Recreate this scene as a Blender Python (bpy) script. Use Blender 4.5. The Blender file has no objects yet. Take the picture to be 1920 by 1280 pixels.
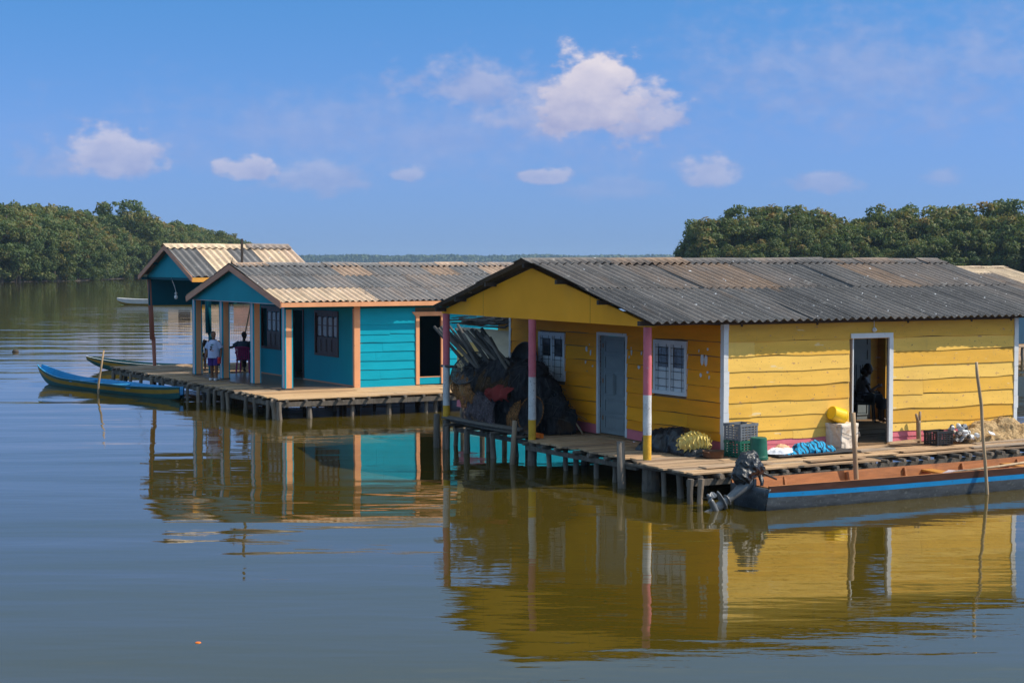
import bpy, bmesh, math, random
from mathutils import Vector, Matrix, noise as mnoise

R = math.radians
S = bpy.context.scene
COL = S.collection
rng = random.Random(11)

# ------------------------------------------------------------------ camera, sky, sun, exposure
cam_d = bpy.data.cameras.new('camera')
cam_d.lens = 36.0 * 3300 / 1920
cam_d.sensor_width = 36.0
cam_d.clip_start = 0.5
cam_d.clip_end = 20000
cam = bpy.data.objects.new('camera', cam_d)
COL.objects.link(cam)
cam.location = (0, 0, 4.15)
cam.rotation_euler = (R(90) - math.atan(151 / 3300), 0, 0)
S.camera = cam

AX = R(29.4)                                   # heading of both house rows
Uv = Vector((math.cos(AX), math.sin(AX), 0))   # along the long walls
Vv = Vector((-math.sin(AX), math.cos(AX), 0))  # from the long walls towards the back
PHI, SUN_EL = R(58), R(46)
_h = Uv * math.sin(PHI) - Vv * math.cos(PHI)
SUN = Vector((_h.x * math.cos(SUN_EL), _h.y * math.cos(SUN_EL), math.sin(SUN_EL)))
sun_d = bpy.data.lights.new('sun', 'SUN')
sun_d.energy = 3.9
sun_d.angle = R(0.5)
sun_d.color = (1.0, 0.90, 0.75)
sun = bpy.data.objects.new('sun', sun_d)
COL.objects.link(sun)
sun.rotation_euler = SUN.to_track_quat('Z', 'Y').to_euler()
sun.location = (40, -20, 60)

W = bpy.data.worlds.new('World')
S.world = W
W.use_nodes = True
SKY_STRENGTH = 0.15


def build_world():
    nt = W.node_tree
    nt.nodes.clear()
    N, L = nt.nodes.new, nt.links.new
    out = N('ShaderNodeOutputWorld')
    bg = N('ShaderNodeBackground')
    bg.inputs['Strength'].default_value = SKY_STRENGTH
    L(bg.outputs[0], out.inputs[0])
    sky = N('ShaderNodeTexSky')
    sky.sky_type = 'NISHITA'
    sky.sun_disc = False
    sky.sun_elevation = SUN_EL
    sky.sun_rotation = math.atan2(SUN.x, SUN.y)
    sky.altitude = 1500
    sky.air_density = 1.0
    sky.dust_density = 0.15
    sky.ozone_density = 4.0
    tint = N('ShaderNodeMix')
    tint.data_type = 'RGBA'
    tint.blend_type = 'MULTIPLY'
    tint.inputs[0].default_value = 1.0
    L(sky.outputs[0], tint.inputs[6])
    tc = N('ShaderNodeTexCoord')
    sep = N('ShaderNodeSeparateXYZ')
    L(tc.outputs['Generated'], sep.inputs[0])
    grade = N('ShaderNodeValToRGB')          # deep blue air low over the lagoon, neutral overhead
    for i, (pos, c) in enumerate(SKY_GRADE):
        e = grade.color_ramp.elements[i] if i < 2 else grade.color_ramp.elements.new(pos)
        e.position = pos
        e.color = c + (1,)
    L(sep.outputs[2], grade.inputs[0])
    L(grade.outputs[0], tint.inputs[7])

    def M(op, a, b=None, c=None, clamp=False):
        n = N('ShaderNodeMath')
        n.operation = op
        n.use_clamp = clamp
        for i, v in enumerate((a, b, c)):
            if v is None:
                continue
            if isinstance(v, (int, float)):
                n.inputs[i].default_value = v
            else:
                L(v, n.inputs[i])
        return n.outputs[0]
    az = M('ARCTAN2', sep.outputs[0], sep.outputs[1])
    el = M('ARCSINE', sep.outputs[2])
    cmb = N('ShaderNodeCombineXYZ')
    L(az, cmb.inputs[0])
    L(M('MULTIPLY', el, 1.5), cmb.inputs[1])

    def noise(scale, detail, off=0.0):
        n = N('ShaderNodeTexNoise')
        n.inputs['Scale'].default_value = scale
        n.inputs['Detail'].default_value = detail
        n.inputs['Roughness'].default_value = 0.52
        if off:
            mp = N('ShaderNodeMapping')
            mp.inputs['Location'].default_value = (off, off * 0.7, 0)
            L(cmb.outputs[0], mp.inputs[0])
            L(mp.outputs[0], n.inputs['Vector'])
        else:
            L(cmb.outputs[0], n.inputs['Vector'])
        return n.outputs[0]
    nz = M('ADD', M('MULTIPLY', noise(80, 6), 0.70), M('MULTIPLY', noise(26, 3, 3.1), 0.80))   # about 0.75
    # azimuth, elevation, half width, height above, depth below, weight
    clouds = CLOUDS
    total = None
    top = None
    for (a0, e0, sa, su, sd, w, hard) in clouds:
        dx = M('DIVIDE', M('SUBTRACT', az, a0), sa)
        dy = M('MAXIMUM', M('DIVIDE', M('SUBTRACT', el, e0), su), M('DIVIDE', M('SUBTRACT', e0, el), sd))
        d = M('SQRT', M('ADD', M('MULTIPLY', dx, dx), M('MULTIPLY', dy, dy)))
        d = M('SUBTRACT', 1.0, d)
        d = M('ADD', d, M('MULTIPLY_ADD', M('SUBTRACT', nz, 0.75), 1.9, 0.10))
        mr = N('ShaderNodeMapRange')
        mr.interpolation_type = 'SMOOTHSTEP'
        L(d, mr.inputs[0])
        mr.inputs[1].default_value = 0.0
        mr.inputs[2].default_value = hard
        mr.inputs[3].default_value = 0.0
        mr.inputs[4].default_value = w
        m = mr.outputs[0]
        hgt = M('MULTIPLY_ADD', M('DIVIDE', M('SUBTRACT', el, e0), su), 0.5, 0.35, clamp=True)
        hb = M('MULTIPLY', hgt, m)
        total = m if total is None else M('MAXIMUM', total, m)
        top = hb if top is None else M('MAXIMUM', top, hb)
    cr = N('ShaderNodeMix')
    cr.data_type = 'RGBA'
    k = 1 / SKY_STRENGTH
    cr.inputs[6].default_value = (0.26 * k, 0.285 * k, 0.45 * k, 1)
    cr.inputs[7].default_value = (0.58 * k, 0.53 * k, 0.565 * k, 1)
    L(M('MULTIPLY_ADD', M('SUBTRACT', noise(60, 4, 1.7), 0.5), 0.9, M('MULTIPLY', top, 1.3), clamp=True), cr.inputs[0])
    mx = N('ShaderNodeMix')
    mx.data_type = 'RGBA'
    L(total, mx.inputs[0])
    L(tint.outputs[2], mx.inputs[6])
    L(cr.outputs[2], mx.inputs[7])
    L(mx.outputs[2], bg.inputs['Color'])


SKY_GRADE = [(0.0, (0.150, 0.238, 0.515)), (0.6, (2.9, 2.15, 1.35)), (0.07, (0.245, 0.328, 0.55)), (0.147, (0.217, 0.40, 0.575)), (0.24, (0.22, 0.56, 0.63)), (0.34, (1.9, 1.6, 1.1))]
CLOUDS = [
    (0.0480, 0.0920, 0.0400, 0.0270, 0.0260, 0.95, 0.50),
    (0.0700, 0.0850, 0.0300, 0.0250, 0.0220, 0.80, 0.6),
    (0.0250, 0.0900, 0.0400, 0.0220, 0.0220, 0.58, 0.8),
    (-0.0160, 0.0985, 0.0600, 0.0210, 0.0180, 0.58, 0.9),
    (0.0330, 0.0810, 0.0660, 0.0200, 0.0180, 0.55, 0.9),
    (-0.2250, 0.0560, 0.0320, 0.0230, 0.0120, 0.68, 0.6),
    (-0.2360, 0.0530, 0.0440, 0.0180, 0.0100, 0.38, 0.9),
    (-0.1470, 0.0505, 0.0200, 0.0105, 0.0065, 0.66, 0.5),
    (-0.1080, 0.0455, 0.0420, 0.0150, 0.0110, 0.42, 0.8),
    (-0.0590, 0.0480, 0.0120, 0.0060, 0.0040, 0.48, 0.6),
    (0.0170, 0.0470, 0.0190, 0.0075, 0.0045, 0.60, 0.5),
    (0.1100, 0.0470, 0.0175, 0.0140, 0.0075, 0.55, 0.6),
    (0.1750, 0.0435, 0.0260, 0.0075, 0.0060, 0.42, 0.7),
    (0.2380, 0.0465, 0.0160, 0.0085, 0.0060, 0.32, 0.7),
    (0.0560, 0.0400, 0.0360, 0.0085, 0.0075, 0.24, 0.9),
    (0.2050, 0.1050, 0.1700, 0.0500, 0.0450, 0.40, 1.3),
    (0.2700, 0.1050, 0.0420, 0.0200, 0.0140, 0.34, 1.0),
    (-0.0600, 0.0700, 0.2200, 0.0400, 0.0320, 0.30, 1.3),
]
build_world()

S.view_settings.view_transform = 'Standard'
S.view_settings.look = 'None'
S.view_settings.exposure = 0.5
S.view_settings.gamma = 1.0
S.view_settings.use_curve_mapping = False
S.cycles.max_bounces = 7
S.cycles.diffuse_bounces = 3
S.cycles.glossy_bounces = 4
S.cycles.volume_bounces = 0
S.cycles.transparent_max_bounces = 16


# ------------------------------------------------------------------ helpers
def tag(o, label, cat=None, group=None, kind=None):
    if label:
        o['label'] = label
    if cat:
        o['category'] = cat
    if group:
        o['group'] = group
    if kind:
        o['kind'] = kind
    return o


def empty(name, loc=(0, 0, 0), rz=0.0, label=None, cat=None, group=None):
    o = bpy.data.objects.new(name, None)
    o.empty_display_size = 0.2
    COL.objects.link(o)
    o.location = loc
    o.rotation_euler = (0, 0, rz)
    tag(o, label, cat, group)
    return o


class MB:
    """collects shapes; build() links them as one mesh object"""

    def __init__(self):
        self.v, self.f, self.t, self.m = [], [], [], []

    def add(self, vs, fs, tint=0.0, mi=0):
        b = len(self.v)
        self.v.extend([tuple(x) for x in vs])
        for f in fs:
            self.f.append([i + b for i in f])
            self.t.append(tint)
            self.m.append(mi)
        return self

    def box(self, c, s, M=None, tint=0.0, mi=0, jit=0.0):
        hx, hy, hz = s[0] / 2, s[1] / 2, s[2] / 2
        vs = [Vector((x, y, z)) for x in (-hx, hx) for y in (-hy, hy) for z in (-hz, hz)]
        if jit:
            vs = [v + Vector((rng.uniform(-jit, jit), rng.uniform(-jit, jit), rng.uniform(-jit, jit))) for v in vs]
        if M is not None:
            vs = [M @ v for v in vs]
        c = Vector(c)
        return self.add([v + c for v in vs], [(0, 1, 3, 2), (4, 6, 7, 5), (0, 4, 5, 1), (2, 3, 7, 6), (0, 2, 6, 4), (1, 5, 7, 3)], tint, mi)

    def span(self, a, b, tint=0.0, mi=0, jit=0.0):
        a, b = Vector(a), Vector(b)
        return self.box((a + b) / 2, [abs(x) for x in (b - a)], None, tint, mi, jit)

    def beam(self, p0, p1, w, h, up=(0, 0, 1), tint=0.0, mi=0):
        p0, p1 = Vector(p0), Vector(p1)
        d = (p1 - p0)
        Lh = d.length
        d.normalize()
        s = d.cross(Vector(up))
        if s.length < 1e-4:
            s = d.cross(Vector((1, 0, 0)))
        s.normalize()
        n = s.cross(d)
        M = Matrix((d, s, n)).transposed()
        return self.box((p0 + p1) / 2, (Lh, w, h), M, tint, mi)

    def tube(self, pts, r, n=8, tint=0.0, mi=0, cap=True):
        pts = [Vector(p) for p in pts]
        k = len(pts)
        rs = r if isinstance(r, (list, tuple)) else [r] * k
        vs, fs = [], []
        ref = None
        for i, p in enumerate(pts):
            d = (pts[min(i + 1, k - 1)] - pts[max(i - 1, 0)])
            if d.length < 1e-9:
                d = Vector((0, 0, 1))
            d.normalize()
            if ref is None:
                ref = Vector((1, 0, 0)) if abs(d.x) < 0.8 else Vector((0, 1, 0))
            s = (ref - d * ref.dot(d)).normalized()
            ref = s
            t = d.cross(s)
            for j in range(n):
                a = 2 * math.pi * j / n
                vs.append(p + (s * math.cos(a) + t * math.sin(a)) * rs[i])
        for i in range(k - 1):
            for j in range(n):
                j2 = (j + 1) % n
                fs.append((i * n + j, i * n + j2, (i + 1) * n + j2, (i + 1) * n + j))
        if cap:
            fs.append(tuple(reversed(range(n))))
            fs.append(tuple((k - 1) * n + j for j in range(n)))
        return self.add(vs, fs, tint, mi)

    def lathe(self, prof, n=24, M=None, c=(0, 0, 0), tint=0.0, mi=0, cap0=False, cap1=False):
        vs, fs = [], []
        c = Vector(c)
        for (r, z) in prof:
            for j in range(n):
                a = 2 * math.pi * j / n
                v = Vector((r * math.cos(a), r * math.sin(a), z))
                if M is not None:
                    v = M @ v
                vs.append(v + c)
        k = len(prof)
        for i in range(k - 1):
            for j in range(n):
                j2 = (j + 1) % n
                fs.append((i * n + j, i * n + j2, (i + 1) * n + j2, (i + 1) * n + j))
        if cap0:
            fs.append(tuple(reversed(range(n))))
        if cap1:
            fs.append(tuple((k - 1) * n + j for j in range(n)))
        return self.add(vs, fs, tint, mi)

    def ell(self, c, r, n=12, m=8, M=None, tint=0.0, mi=0):
        c = Vector(c)
        vs, fs = [], []
        for i in range(m + 1):
            ph = math.pi * i / m
            for j in range(n):
                th = 2 * math.pi * j / n
                v = Vector((r[0] * math.sin(ph) * math.cos(th), r[1] * math.sin(ph) * math.sin(th), r[2] * math.cos(ph)))
                if M is not None:
                    v = M @ v
                vs.append(v + c)
        for i in range(m):
            for j in range(n):
                j2 = (j + 1) % n
                fs.append((i * n + j, (i + 1) * n + j, (i + 1) * n + j2, i * n + j2))
        return self.add(vs, fs, tint, mi)

    def prism(self, poly, f0, f1, tint=0.0, mi=0):
        """poly: list of 2D points; f0,f1 map a 2D point to the two faces"""
        n = len(poly)
        vs = [f0(p) for p in poly] + [f1(p) for p in poly]
        fs = [tuple(range(n)), tuple(reversed(range(n, 2 * n)))]
        for i in range(n):
            j = (i + 1) % n
            fs.append((i, n + i, n + j, j))
        return self.add(vs, fs, tint, mi)

    def mesh(self, name, recalc=True):
        me = bpy.data.meshes.new(name)
        me.from_pydata(self.v, [], self.f)
        a = me.attributes.new('tint', 'FLOAT', 'FACE')
        a.data.foreach_set('value', self.t)
        if any(self.m):
            me.polygons.foreach_set('material_index', self.m)
        if recalc:
            bm = bmesh.new()
            bm.from_mesh(me)
            bmesh.ops.remove_doubles(bm, verts=bm.verts, dist=1e-6)
            bmesh.ops.recalc_face_normals(bm, faces=bm.faces)
            bm.to_mesh(me)
            bm.free()
        return me

    def build(self, name, mat, parent=None, smooth=False, loc=None, rz=None, recalc=True):
        me = self.mesh(name, recalc)
        for m in (mat if isinstance(mat, (list, tuple)) else [mat]):
            me.materials.append(m)
        if smooth:
            me.polygons.foreach_set('use_smooth', [True] * len(me.polygons))
        o = bpy.data.objects.new(name, me)
        COL.objects.link(o)
        if parent is not None:
            o.parent = parent
        if loc is not None:
            o.location = loc
        if rz is not None:
            o.rotation_euler = (0, 0, rz)
        return o


def remeshed(mb, name, mat, voxel, parent=None, disp=None, smooth_it=2, loc=None, rz=None, label_smooth=True, floor=None):
    """joins the collected volumes into one continuous surface"""
    me = mb.mesh(name + '_src')
    tmp = bpy.data.objects.new('tmp', me)
    COL.objects.link(tmp)
    md = tmp.modifiers.new('r', 'REMESH')
    md.mode = 'VOXEL'
    md.voxel_size = voxel
    if smooth_it:
        ms = tmp.modifiers.new('s', 'SMOOTH')
        ms.iterations = smooth_it
        ms.factor = 0.5
    dg = bpy.context.evaluated_depsgraph_get()
    dg.update()
    m2 = bpy.data.meshes.new_from_object(tmp.evaluated_get(dg))
    bpy.data.objects.remove(tmp)
    bpy.data.meshes.remove(me)
    m2.name = name
    if disp:
        nrm = [v.normal.copy() for v in m2.vertices]
        for v, n in zip(m2.vertices, nrm):
            v.co += n * disp(v.co)
    if floor is not None:
        for v in m2.vertices:
            if v.co.z < floor:
                v.co.z = floor + 0.002 * mnoise.noise(v.co * 9)
    m2.materials.clear()
    m2.materials.append(mat)
    if label_smooth:
        m2.polygons.foreach_set('use_smooth', [True] * len(m2.polygons))
    o = bpy.data.objects.new(name, m2)
    COL.objects.link(o)
    if parent is not None:
        o.parent = parent
    if loc is not None:
        o.location = loc
    if rz is not None:
        o.rotation_euler = (0, 0, rz)
    return o


def copy_tree(o, parent=None):
    c = o.copy()
    COL.objects.link(c)
    if parent is not None:
        c.parent = parent
    for ch in list(o.children):
        copy_tree(ch, c)
    return c


# ------------------------------------------------------------------ materials
def mat(name, base, rough=0.6, var=0.15, scale=3.0, stretch=(1, 1, 1), chips=None, bump=0.15, bscale=40.0, bstretch=None,
        tints=None, metal=0.0, spec=0.35, stains=None, dist=0.02, tintnoise=0.0, translucent=None, holes=0.0):
    m = bpy.data.materials.new(name)
    m.use_nodes = True
    nt = m.node_tree
    N, L = nt.nodes.new, nt.links.new
    p = nt.nodes['Principled BSDF']
    p.inputs['Roughness'].default_value = rough
    p.inputs['Metallic'].default_value = metal
    p.inputs['Specular IOR Level'].default_value = spec
    tc = N('ShaderNodeTexCoord')

    def mapped(st):
        mp = N('ShaderNodeMapping')
        mp.inputs['Scale'].default_value = st
        L(tc.outputs['Object'], mp.inputs[0])
        return mp.outputs[0]

    def nz(sc, det, st, ro=0.6):
        n = N('ShaderNodeTexNoise')
        n.inputs['Scale'].default_value = sc
        n.inputs['Detail'].default_value = det
        n.inputs['Roughness'].default_value = ro
        L(mapped(st), n.inputs['Vector'])
        return n.outputs[0]

    def rng_(src, a, b, c, d, smooth=False):
        n = N('ShaderNodeMapRange')
        if smooth:
            n.interpolation_type = 'SMOOTHSTEP'
        L(src, n.inputs[0])
        for i, v in enumerate((a, b, c, d)):
            n.inputs[i + 1].default_value = v
        return n.outputs[0]

    def mix(f, a, b, mode='MIX'):
        n = N('ShaderNodeMix')
        n.data_type = 'RGBA'
        n.blend_type = mode
        for i, v in ((0, f), (6, a), (7, b)):
            if isinstance(v, (int, float)):
                n.inputs[i].default_value = v
            elif isinstance(v, tuple):
                n.inputs[i].default_value = v + (1,) if len(v) == 3 else v
            else:
                L(v, n.inputs[i])
        return n.outputs[2]
    if tints:
        at = N('ShaderNodeAttribute')
        at.attribute_name = 'tint'
        ramp = N('ShaderNodeValToRGB')
        ramp.color_ramp.interpolation = 'LINEAR'
        els = ramp.color_ramp.elements
        while len(els) < len(tints):
            els.new(0.5)
        for i, c in enumerate(tints):
            els[i].position = i / (len(tints) - 1)
            els[i].color = c + (1,)
        if tintnoise:
            ad = N('ShaderNodeMath')
            ad.operation = 'MULTIPLY_ADD'
            L(nz(1.1, 5, (2.0, 0.45, 0.45), 0.65), ad.inputs[0])
            ad.inputs[1].default_value = tintnoise
            sb = N('ShaderNodeMath')
            sb.operation = 'SUBTRACT'
            L(at.outputs['Fac'], sb.inputs[0])
            sb.inputs[1].default_value = tintnoise * 0.5
            L(sb.outputs[0], ad.inputs[2])
            L(ad.outputs[0], ramp.inputs[0])
        else:
            L(at.outputs['Fac'], ramp.inputs[0])
        col = ramp.outputs[0]
    else:
        col = base
    v = rng_(nz(scale, 6, stretch), 0.3, 0.7, 1 - var, 1 + var)
    vc = N('ShaderNodeCombineColor')
    for i in range(3):
        L(v, vc.inputs[i])
    col = mix(1.0, col, vc.outputs[0], 'MULTIPLY')
    for st in (stains or []):                # (colour, scale, threshold, softness, strength, stretch)
        f = rng_(nz(st[1], 5, st[5] if len(st) > 5 else (1, 1, 1)), st[2], st[2] + st[3], 0.0, st[4], True)
        col = mix(f, col, st[0])
    for ch in (chips or []):                 # the same, finer and harder
        f = rng_(nz(ch[1], 3, ch[5] if len(ch) > 5 else (1, 1, 1), 0.5), ch[2], ch[2] + ch[3], 0.0, ch[4])
        col = mix(f, col, ch[0])
    if isinstance(col, tuple):
        p.inputs['Base Color'].default_value = col + (1,)
    else:
        L(col, p.inputs['Base Color'])
    if bump:
        b = N('ShaderNodeBump')
        b.inputs['Strength'].default_value = bump
        b.inputs['Distance'].default_value = dist
        L(nz(bscale, 5, bstretch or stretch), b.inputs['Height'])
        L(b.outputs[0], p.inputs['Normal'])
    if translucent:
        tr = N('ShaderNodeBsdfTranslucent')
        if isinstance(col, tuple):
            tr.inputs[0].default_value = col + (1,)
        else:
            L(mix(1.0, col, (1.3, 1.25, 0.7), 'MULTIPLY'), tr.inputs[0])
        ms = N('ShaderNodeMixShader')
        ms.inputs[0].default_value = translucent
        L(p.outputs[0], ms.inputs[1])
        L(tr.outputs[0], ms.inputs[2])
        L(ms.outputs[0], nt.nodes['Material Output'].inputs[0])
    if holes:
        tp = N('ShaderNodeBsdfTransparent')
        ms = N('ShaderNodeMixShader')
        L(rng_(nz(16, 4, (3, 3, 0.8)), 0.40, 0.60, max(0, holes - .3), min(1, holes + .3)), ms.inputs[0])
        L(p.outputs[0], ms.inputs[1])
        L(tp.outputs[0], ms.inputs[2])
        L(ms.outputs[0], nt.nodes['Material Output'].inputs[0])
    return m


LONGX, LONGY = (0.35, 6, 6), (6, 0.35, 6)
M_YEL = mat('yellow_paint', (0.80, 0.47, 0.085), 0.55, 0.10, 2.2, (0.5, 0.5, 2.5), spec=0.12, bump=0.12, bscale=12, bstretch=(0.8, 0.8, 10), tints=[(0.69, 0.375, 0.055), (0.80, 0.465, 0.08), (0.84, 0.54, 0.13)],
            stains=[((0.58, 0.36, 0.11), 0.7, 0.54, 0.2, 0.35, (1, 1, 0.5)), ((0.50, 0.32, 0.11), 1.9, 0.58, 0.2, 0.4, (1.5, 1.5, 0.5)), ((0.80, 0.55, 0.16), 3.0, 0.55, 0.2, 0.35, (0.4, 0.4, 2))],
            chips=[((0.45, 0.25, 0.14), 9, 0.67, 0.02, 0.8, (0.7, 0.7, 1.6)), ((0.30, 0.17, 0.08), 26, 0.69, 0.01, 0.9), ((0.78, 0.66, 0.42), 4, 0.68, 0.03, 0.6, (0.5, 0.5, 2.5))])
M_YEL_SHADE = mat('shade_tinted_yellow_paint', (0.82, 0.32, 0.008), 0.6, 0.10, 2.2, (0.5, 0.5, 2.5), spec=0.12, bump=0.12, bscale=12, bstretch=(0.8, 0.8, 10), tints=[(0.82, 0.29, 0.007), (0.90, 0.35, 0.010)],  # same yellow wall paint, with the porch shade's deeper orange put into the colour
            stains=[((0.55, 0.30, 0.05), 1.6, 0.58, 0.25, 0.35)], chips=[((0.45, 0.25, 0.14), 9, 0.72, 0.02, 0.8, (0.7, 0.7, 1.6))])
M_YELG = mat('yellow_gable_paint', (0.92, 0.38, 0.016), 0.6, 0.08, 0.8, spec=0.12, bump=0.05, bscale=6, stains=[((0.62, 0.36, 0.07), 0.5, 0.5, 0.3, 0.5)])
M_PINK = mat('pink_paint', (0.60, 0.15, 0.19), 0.55, 0.12, 3, bump=0.15, bscale=18, chips=[((0.42, 0.30, 0.28), 12, 0.68, 0.03, 0.7)])
M_WHITE = mat('white_paint', (0.64, 0.66, 0.68), 0.6, 0.08, 3, spec=0.15, bump=0.12, bscale=16, chips=[((0.30, 0.27, 0.24), 10, 0.69, 0.03, 0.8), ((0.2, 0.18, 0.16), 30, 0.72, 0.02, 0.8)])
M_GREYDOOR = mat('grey_door_paint', (0.20, 0.235, 0.25), 0.6, 0.10, 3, bump=0.06, bscale=20)
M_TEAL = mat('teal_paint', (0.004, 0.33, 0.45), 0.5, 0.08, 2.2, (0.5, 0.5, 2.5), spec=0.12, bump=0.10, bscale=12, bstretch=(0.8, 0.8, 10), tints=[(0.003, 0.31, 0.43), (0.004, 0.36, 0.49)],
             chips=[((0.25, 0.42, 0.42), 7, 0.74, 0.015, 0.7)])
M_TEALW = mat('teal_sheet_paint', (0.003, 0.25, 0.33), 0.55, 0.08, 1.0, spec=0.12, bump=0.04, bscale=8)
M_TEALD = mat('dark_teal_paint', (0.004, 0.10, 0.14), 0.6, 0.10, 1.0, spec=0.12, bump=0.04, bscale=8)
M_PEACH = mat('peach_paint', (0.76, 0.35, 0.17), 0.5, 0.10, 3, (1, 1, 0.4), bump=0.1, bscale=16, chips=[((0.35, 0.22, 0.15), 9, 0.72, 0.03, 0.8)])
M_PALE = mat('pale_lilac_trim', (0.48, 0.42, 0.46), 0.5, 0.10, 3, bump=0.08, bscale=16)
M_FASCIA = mat('salmon_board_paint', (0.50, 0.24, 0.15), 0.6, 0.15, 2, (0.5, 0.5, 2), bump=0.1, bscale=14)
M_ORANGE = mat('ochre_board_paint', (0.62, 0.30, 0.05), 0.6, 0.12, 2, bump=0.1, bscale=14)
M_REDPOST = mat('faded_red_post', (0.36, 0.13, 0.09), 0.7, 0.2, 3, (1, 1, 0.3), bump=0.2, bscale=14)
ROOF_T = [(0.082, 0.080, 0.082), (0.122, 0.117, 0.116), (0.165, 0.142, 0.130), (0.24, 0.165, 0.118), (0.36, 0.26, 0.19), (0.60, 0.46, 0.31)]
ROOF_P = [tuple(c * 1.45 for c in t) for t in ROOF_T[:5]] + [(0.62, 0.47, 0.32)]
M_ROOF = mat('weathered_fibre_cement', (0.16, 0.155, 0.15), 0.85, 0.22, 2.5, (1, 0.5, 0.5), bump=0.35, bscale=60, tints=ROOF_T, spec=0.2, tintnoise=0.55,
             stains=[((0.26, 0.15, 0.08), 0.9, 0.61, 0.12, 0.5, (2.2, 0.35, 0.35)), ((0.40, 0.38, 0.36), 5.0, 0.62, 0.10, 0.45), ((0.075, 0.075, 0.08), 3.2, 0.61, 0.12, 0.5)],
             chips=[((0.34, 0.32, 0.30), 34, 0.63, 0.05, 0.55), ((0.05, 0.048, 0.046), 22, 0.62, 0.05, 0.5), ((0.72, 0.73, 0.75), 6.5, 0.715, 0.012, 0.9, (2.2, 1, 1))])
M_ROOFT = mat('pale_fibre_cement', (0.16, 0.155, 0.15), 0.85, 0.22, 2.5, (1, 0.5, 0.5), bump=0.35, bscale=60, tints=ROOF_P, spec=0.2, tintnoise=0.55,
             stains=[((0.26, 0.15, 0.08), 0.9, 0.61, 0.12, 0.5, (2.2, 0.35, 0.35)), ((0.40, 0.38, 0.36), 5.0, 0.62, 0.10, 0.45), ((0.12, 0.12, 0.125), 3.2, 0.61, 0.12, 0.5)],
             chips=[((0.34, 0.32, 0.30), 34, 0.63, 0.05, 0.55), ((0.05, 0.048, 0.046), 22, 0.62, 0.05, 0.5), ((0.72, 0.73, 0.75), 6.5, 0.715, 0.012, 0.9, (2.2, 1, 1))])
M_DECK = mat('sun_bleached_planks', (0.4, 0.27, 0.16), 0.75, 0.28, 3.0, (0.5, 5, 5), bump=0.5, bscale=14, bstretch=(0.6, 9, 9), spec=0.25,
             tints=[(0.22, 0.15, 0.10), (0.38, 0.25, 0.15), (0.50, 0.33, 0.19), (0.32, 0.25, 0.19)],
             stains=[((0.12, 0.09, 0.07), 1.4, 0.56, 0.2, 0.55), ((0.10, 0.075, 0.055), 6, 0.62, 0.06, 0.6, (0.3, 3, 3))])
M_DECKT = mat('smooth_planks', (0.5, 0.31, 0.15), 0.6, 0.2, 3.0, (0.5, 5, 5), bump=0.25, bscale=14, bstretch=(0.6, 9, 9), spec=0.3,
              tints=[(0.38, 0.23, 0.12), (0.52, 0.33, 0.17), (0.58, 0.38, 0.20), (0.44, 0.28, 0.16)], stains=[((0.25, 0.17, 0.12), 1.2, 0.56, 0.2, 0.5)])
M_PILE = mat('wet_pile_wood', (0.15, 0.12, 0.095), 0.8, 0.35, 5, (2, 2, 0.4), bump=0.6, bscale=18, bstretch=(3, 3, 0.5), tints=[(0.10, 0.085, 0.07), (0.17, 0.14, 0.115), (0.26, 0.20, 0.15)],
             stains=[((0.04, 0.035, 0.03), 3, 0.52, 0.15, 0.7)])
M_POLE = mat('dry_pole_wood', (0.33, 0.22, 0.13), 0.7, 0.25, 4, (2, 2, 0.4), bump=0.4, bscale=18, bstretch=(3, 3, 0.5), tints=[(0.20, 0.15, 0.11), (0.36, 0.24, 0.14), (0.46, 0.33, 0.20)])
M_DARKPOLE = mat('grey_pole_wood', (0.10, 0.095, 0.09), 0.8, 0.3, 4, (2, 2, 0.4), bump=0.4, bscale=18, tints=[(0.035, 0.033, 0.032), (0.065, 0.060, 0.056), (0.12, 0.105, 0.09)])
M_RAFTER = mat('dark_timber', (0.055, 0.042, 0.035), 0.8, 0.3, 4, bump=0.3, bscale=16)
M_INT = mat('bare_interior_boards', (0.20, 0.12, 0.06), 0.8, 0.2, 3, bump=0.2, bscale=14)
M_FLOOR = mat('polished_floor', (0.17, 0.12, 0.085), 0.32, 0.15, 1.5, bump=0.04, bscale=6, spec=0.5)
M_BLACK = mat('black_gap', (0.012, 0.012, 0.014), 0.6, 0.1, 4, bump=0)
M_DARKWOOD = mat('dark_stained_joinery', (0.045, 0.018, 0.012), 0.45, 0.2, 4, (1, 1, 0.3), bump=0.1, bscale=16)
M_GLASS = mat('dusty_pane', (0.05, 0.055, 0.065), 0.12, 0.15, 5, bump=0.02, bscale=8, spec=0.6)
M_PANEG = mat('frosted_pane', (0.22, 0.25, 0.27), 0.25, 0.2, 5, bump=0.05, bscale=8, spec=0.5)
M_IRON = mat('rusty_bar', (0.07, 0.06, 0.055), 0.6, 0.3, 20, bump=0.2, bscale=60)
M_RUST = mat('rusty_pan_iron', (0.11, 0.055, 0.03), 0.7, 0.35, 14, bump=0.3, bscale=60)
M_BRASS = mat('old_hinge', (0.25, 0.12, 0.06), 0.6, 0.2, 20, bump=0)
M_BULB = mat('white_bulb_glass', (0.75, 0.77, 0.80), 0.2, 0.05, 20, bump=0, spec=0.5)
M_GREYPL = mat('grey_crate_plastic', (0.13, 0.145, 0.165), 0.45, 0.15, 8, bump=0.05, bscale=30)
M_GREENPL = mat('green_crate_plastic', (0.012, 0.11, 0.075), 0.45, 0.15, 8, bump=0.05, bscale=30)
M_BLACKPL = mat('black_crate_plastic', (0.022, 0.023, 0.027), 0.45, 0.2, 8, bump=0.05, bscale=30)
M_YELPL = mat('yellow_bucket_plastic', (0.85, 0.52, 0.005), 0.35, 0.08, 5, bump=0.02, bscale=20, spec=0.5)
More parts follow.
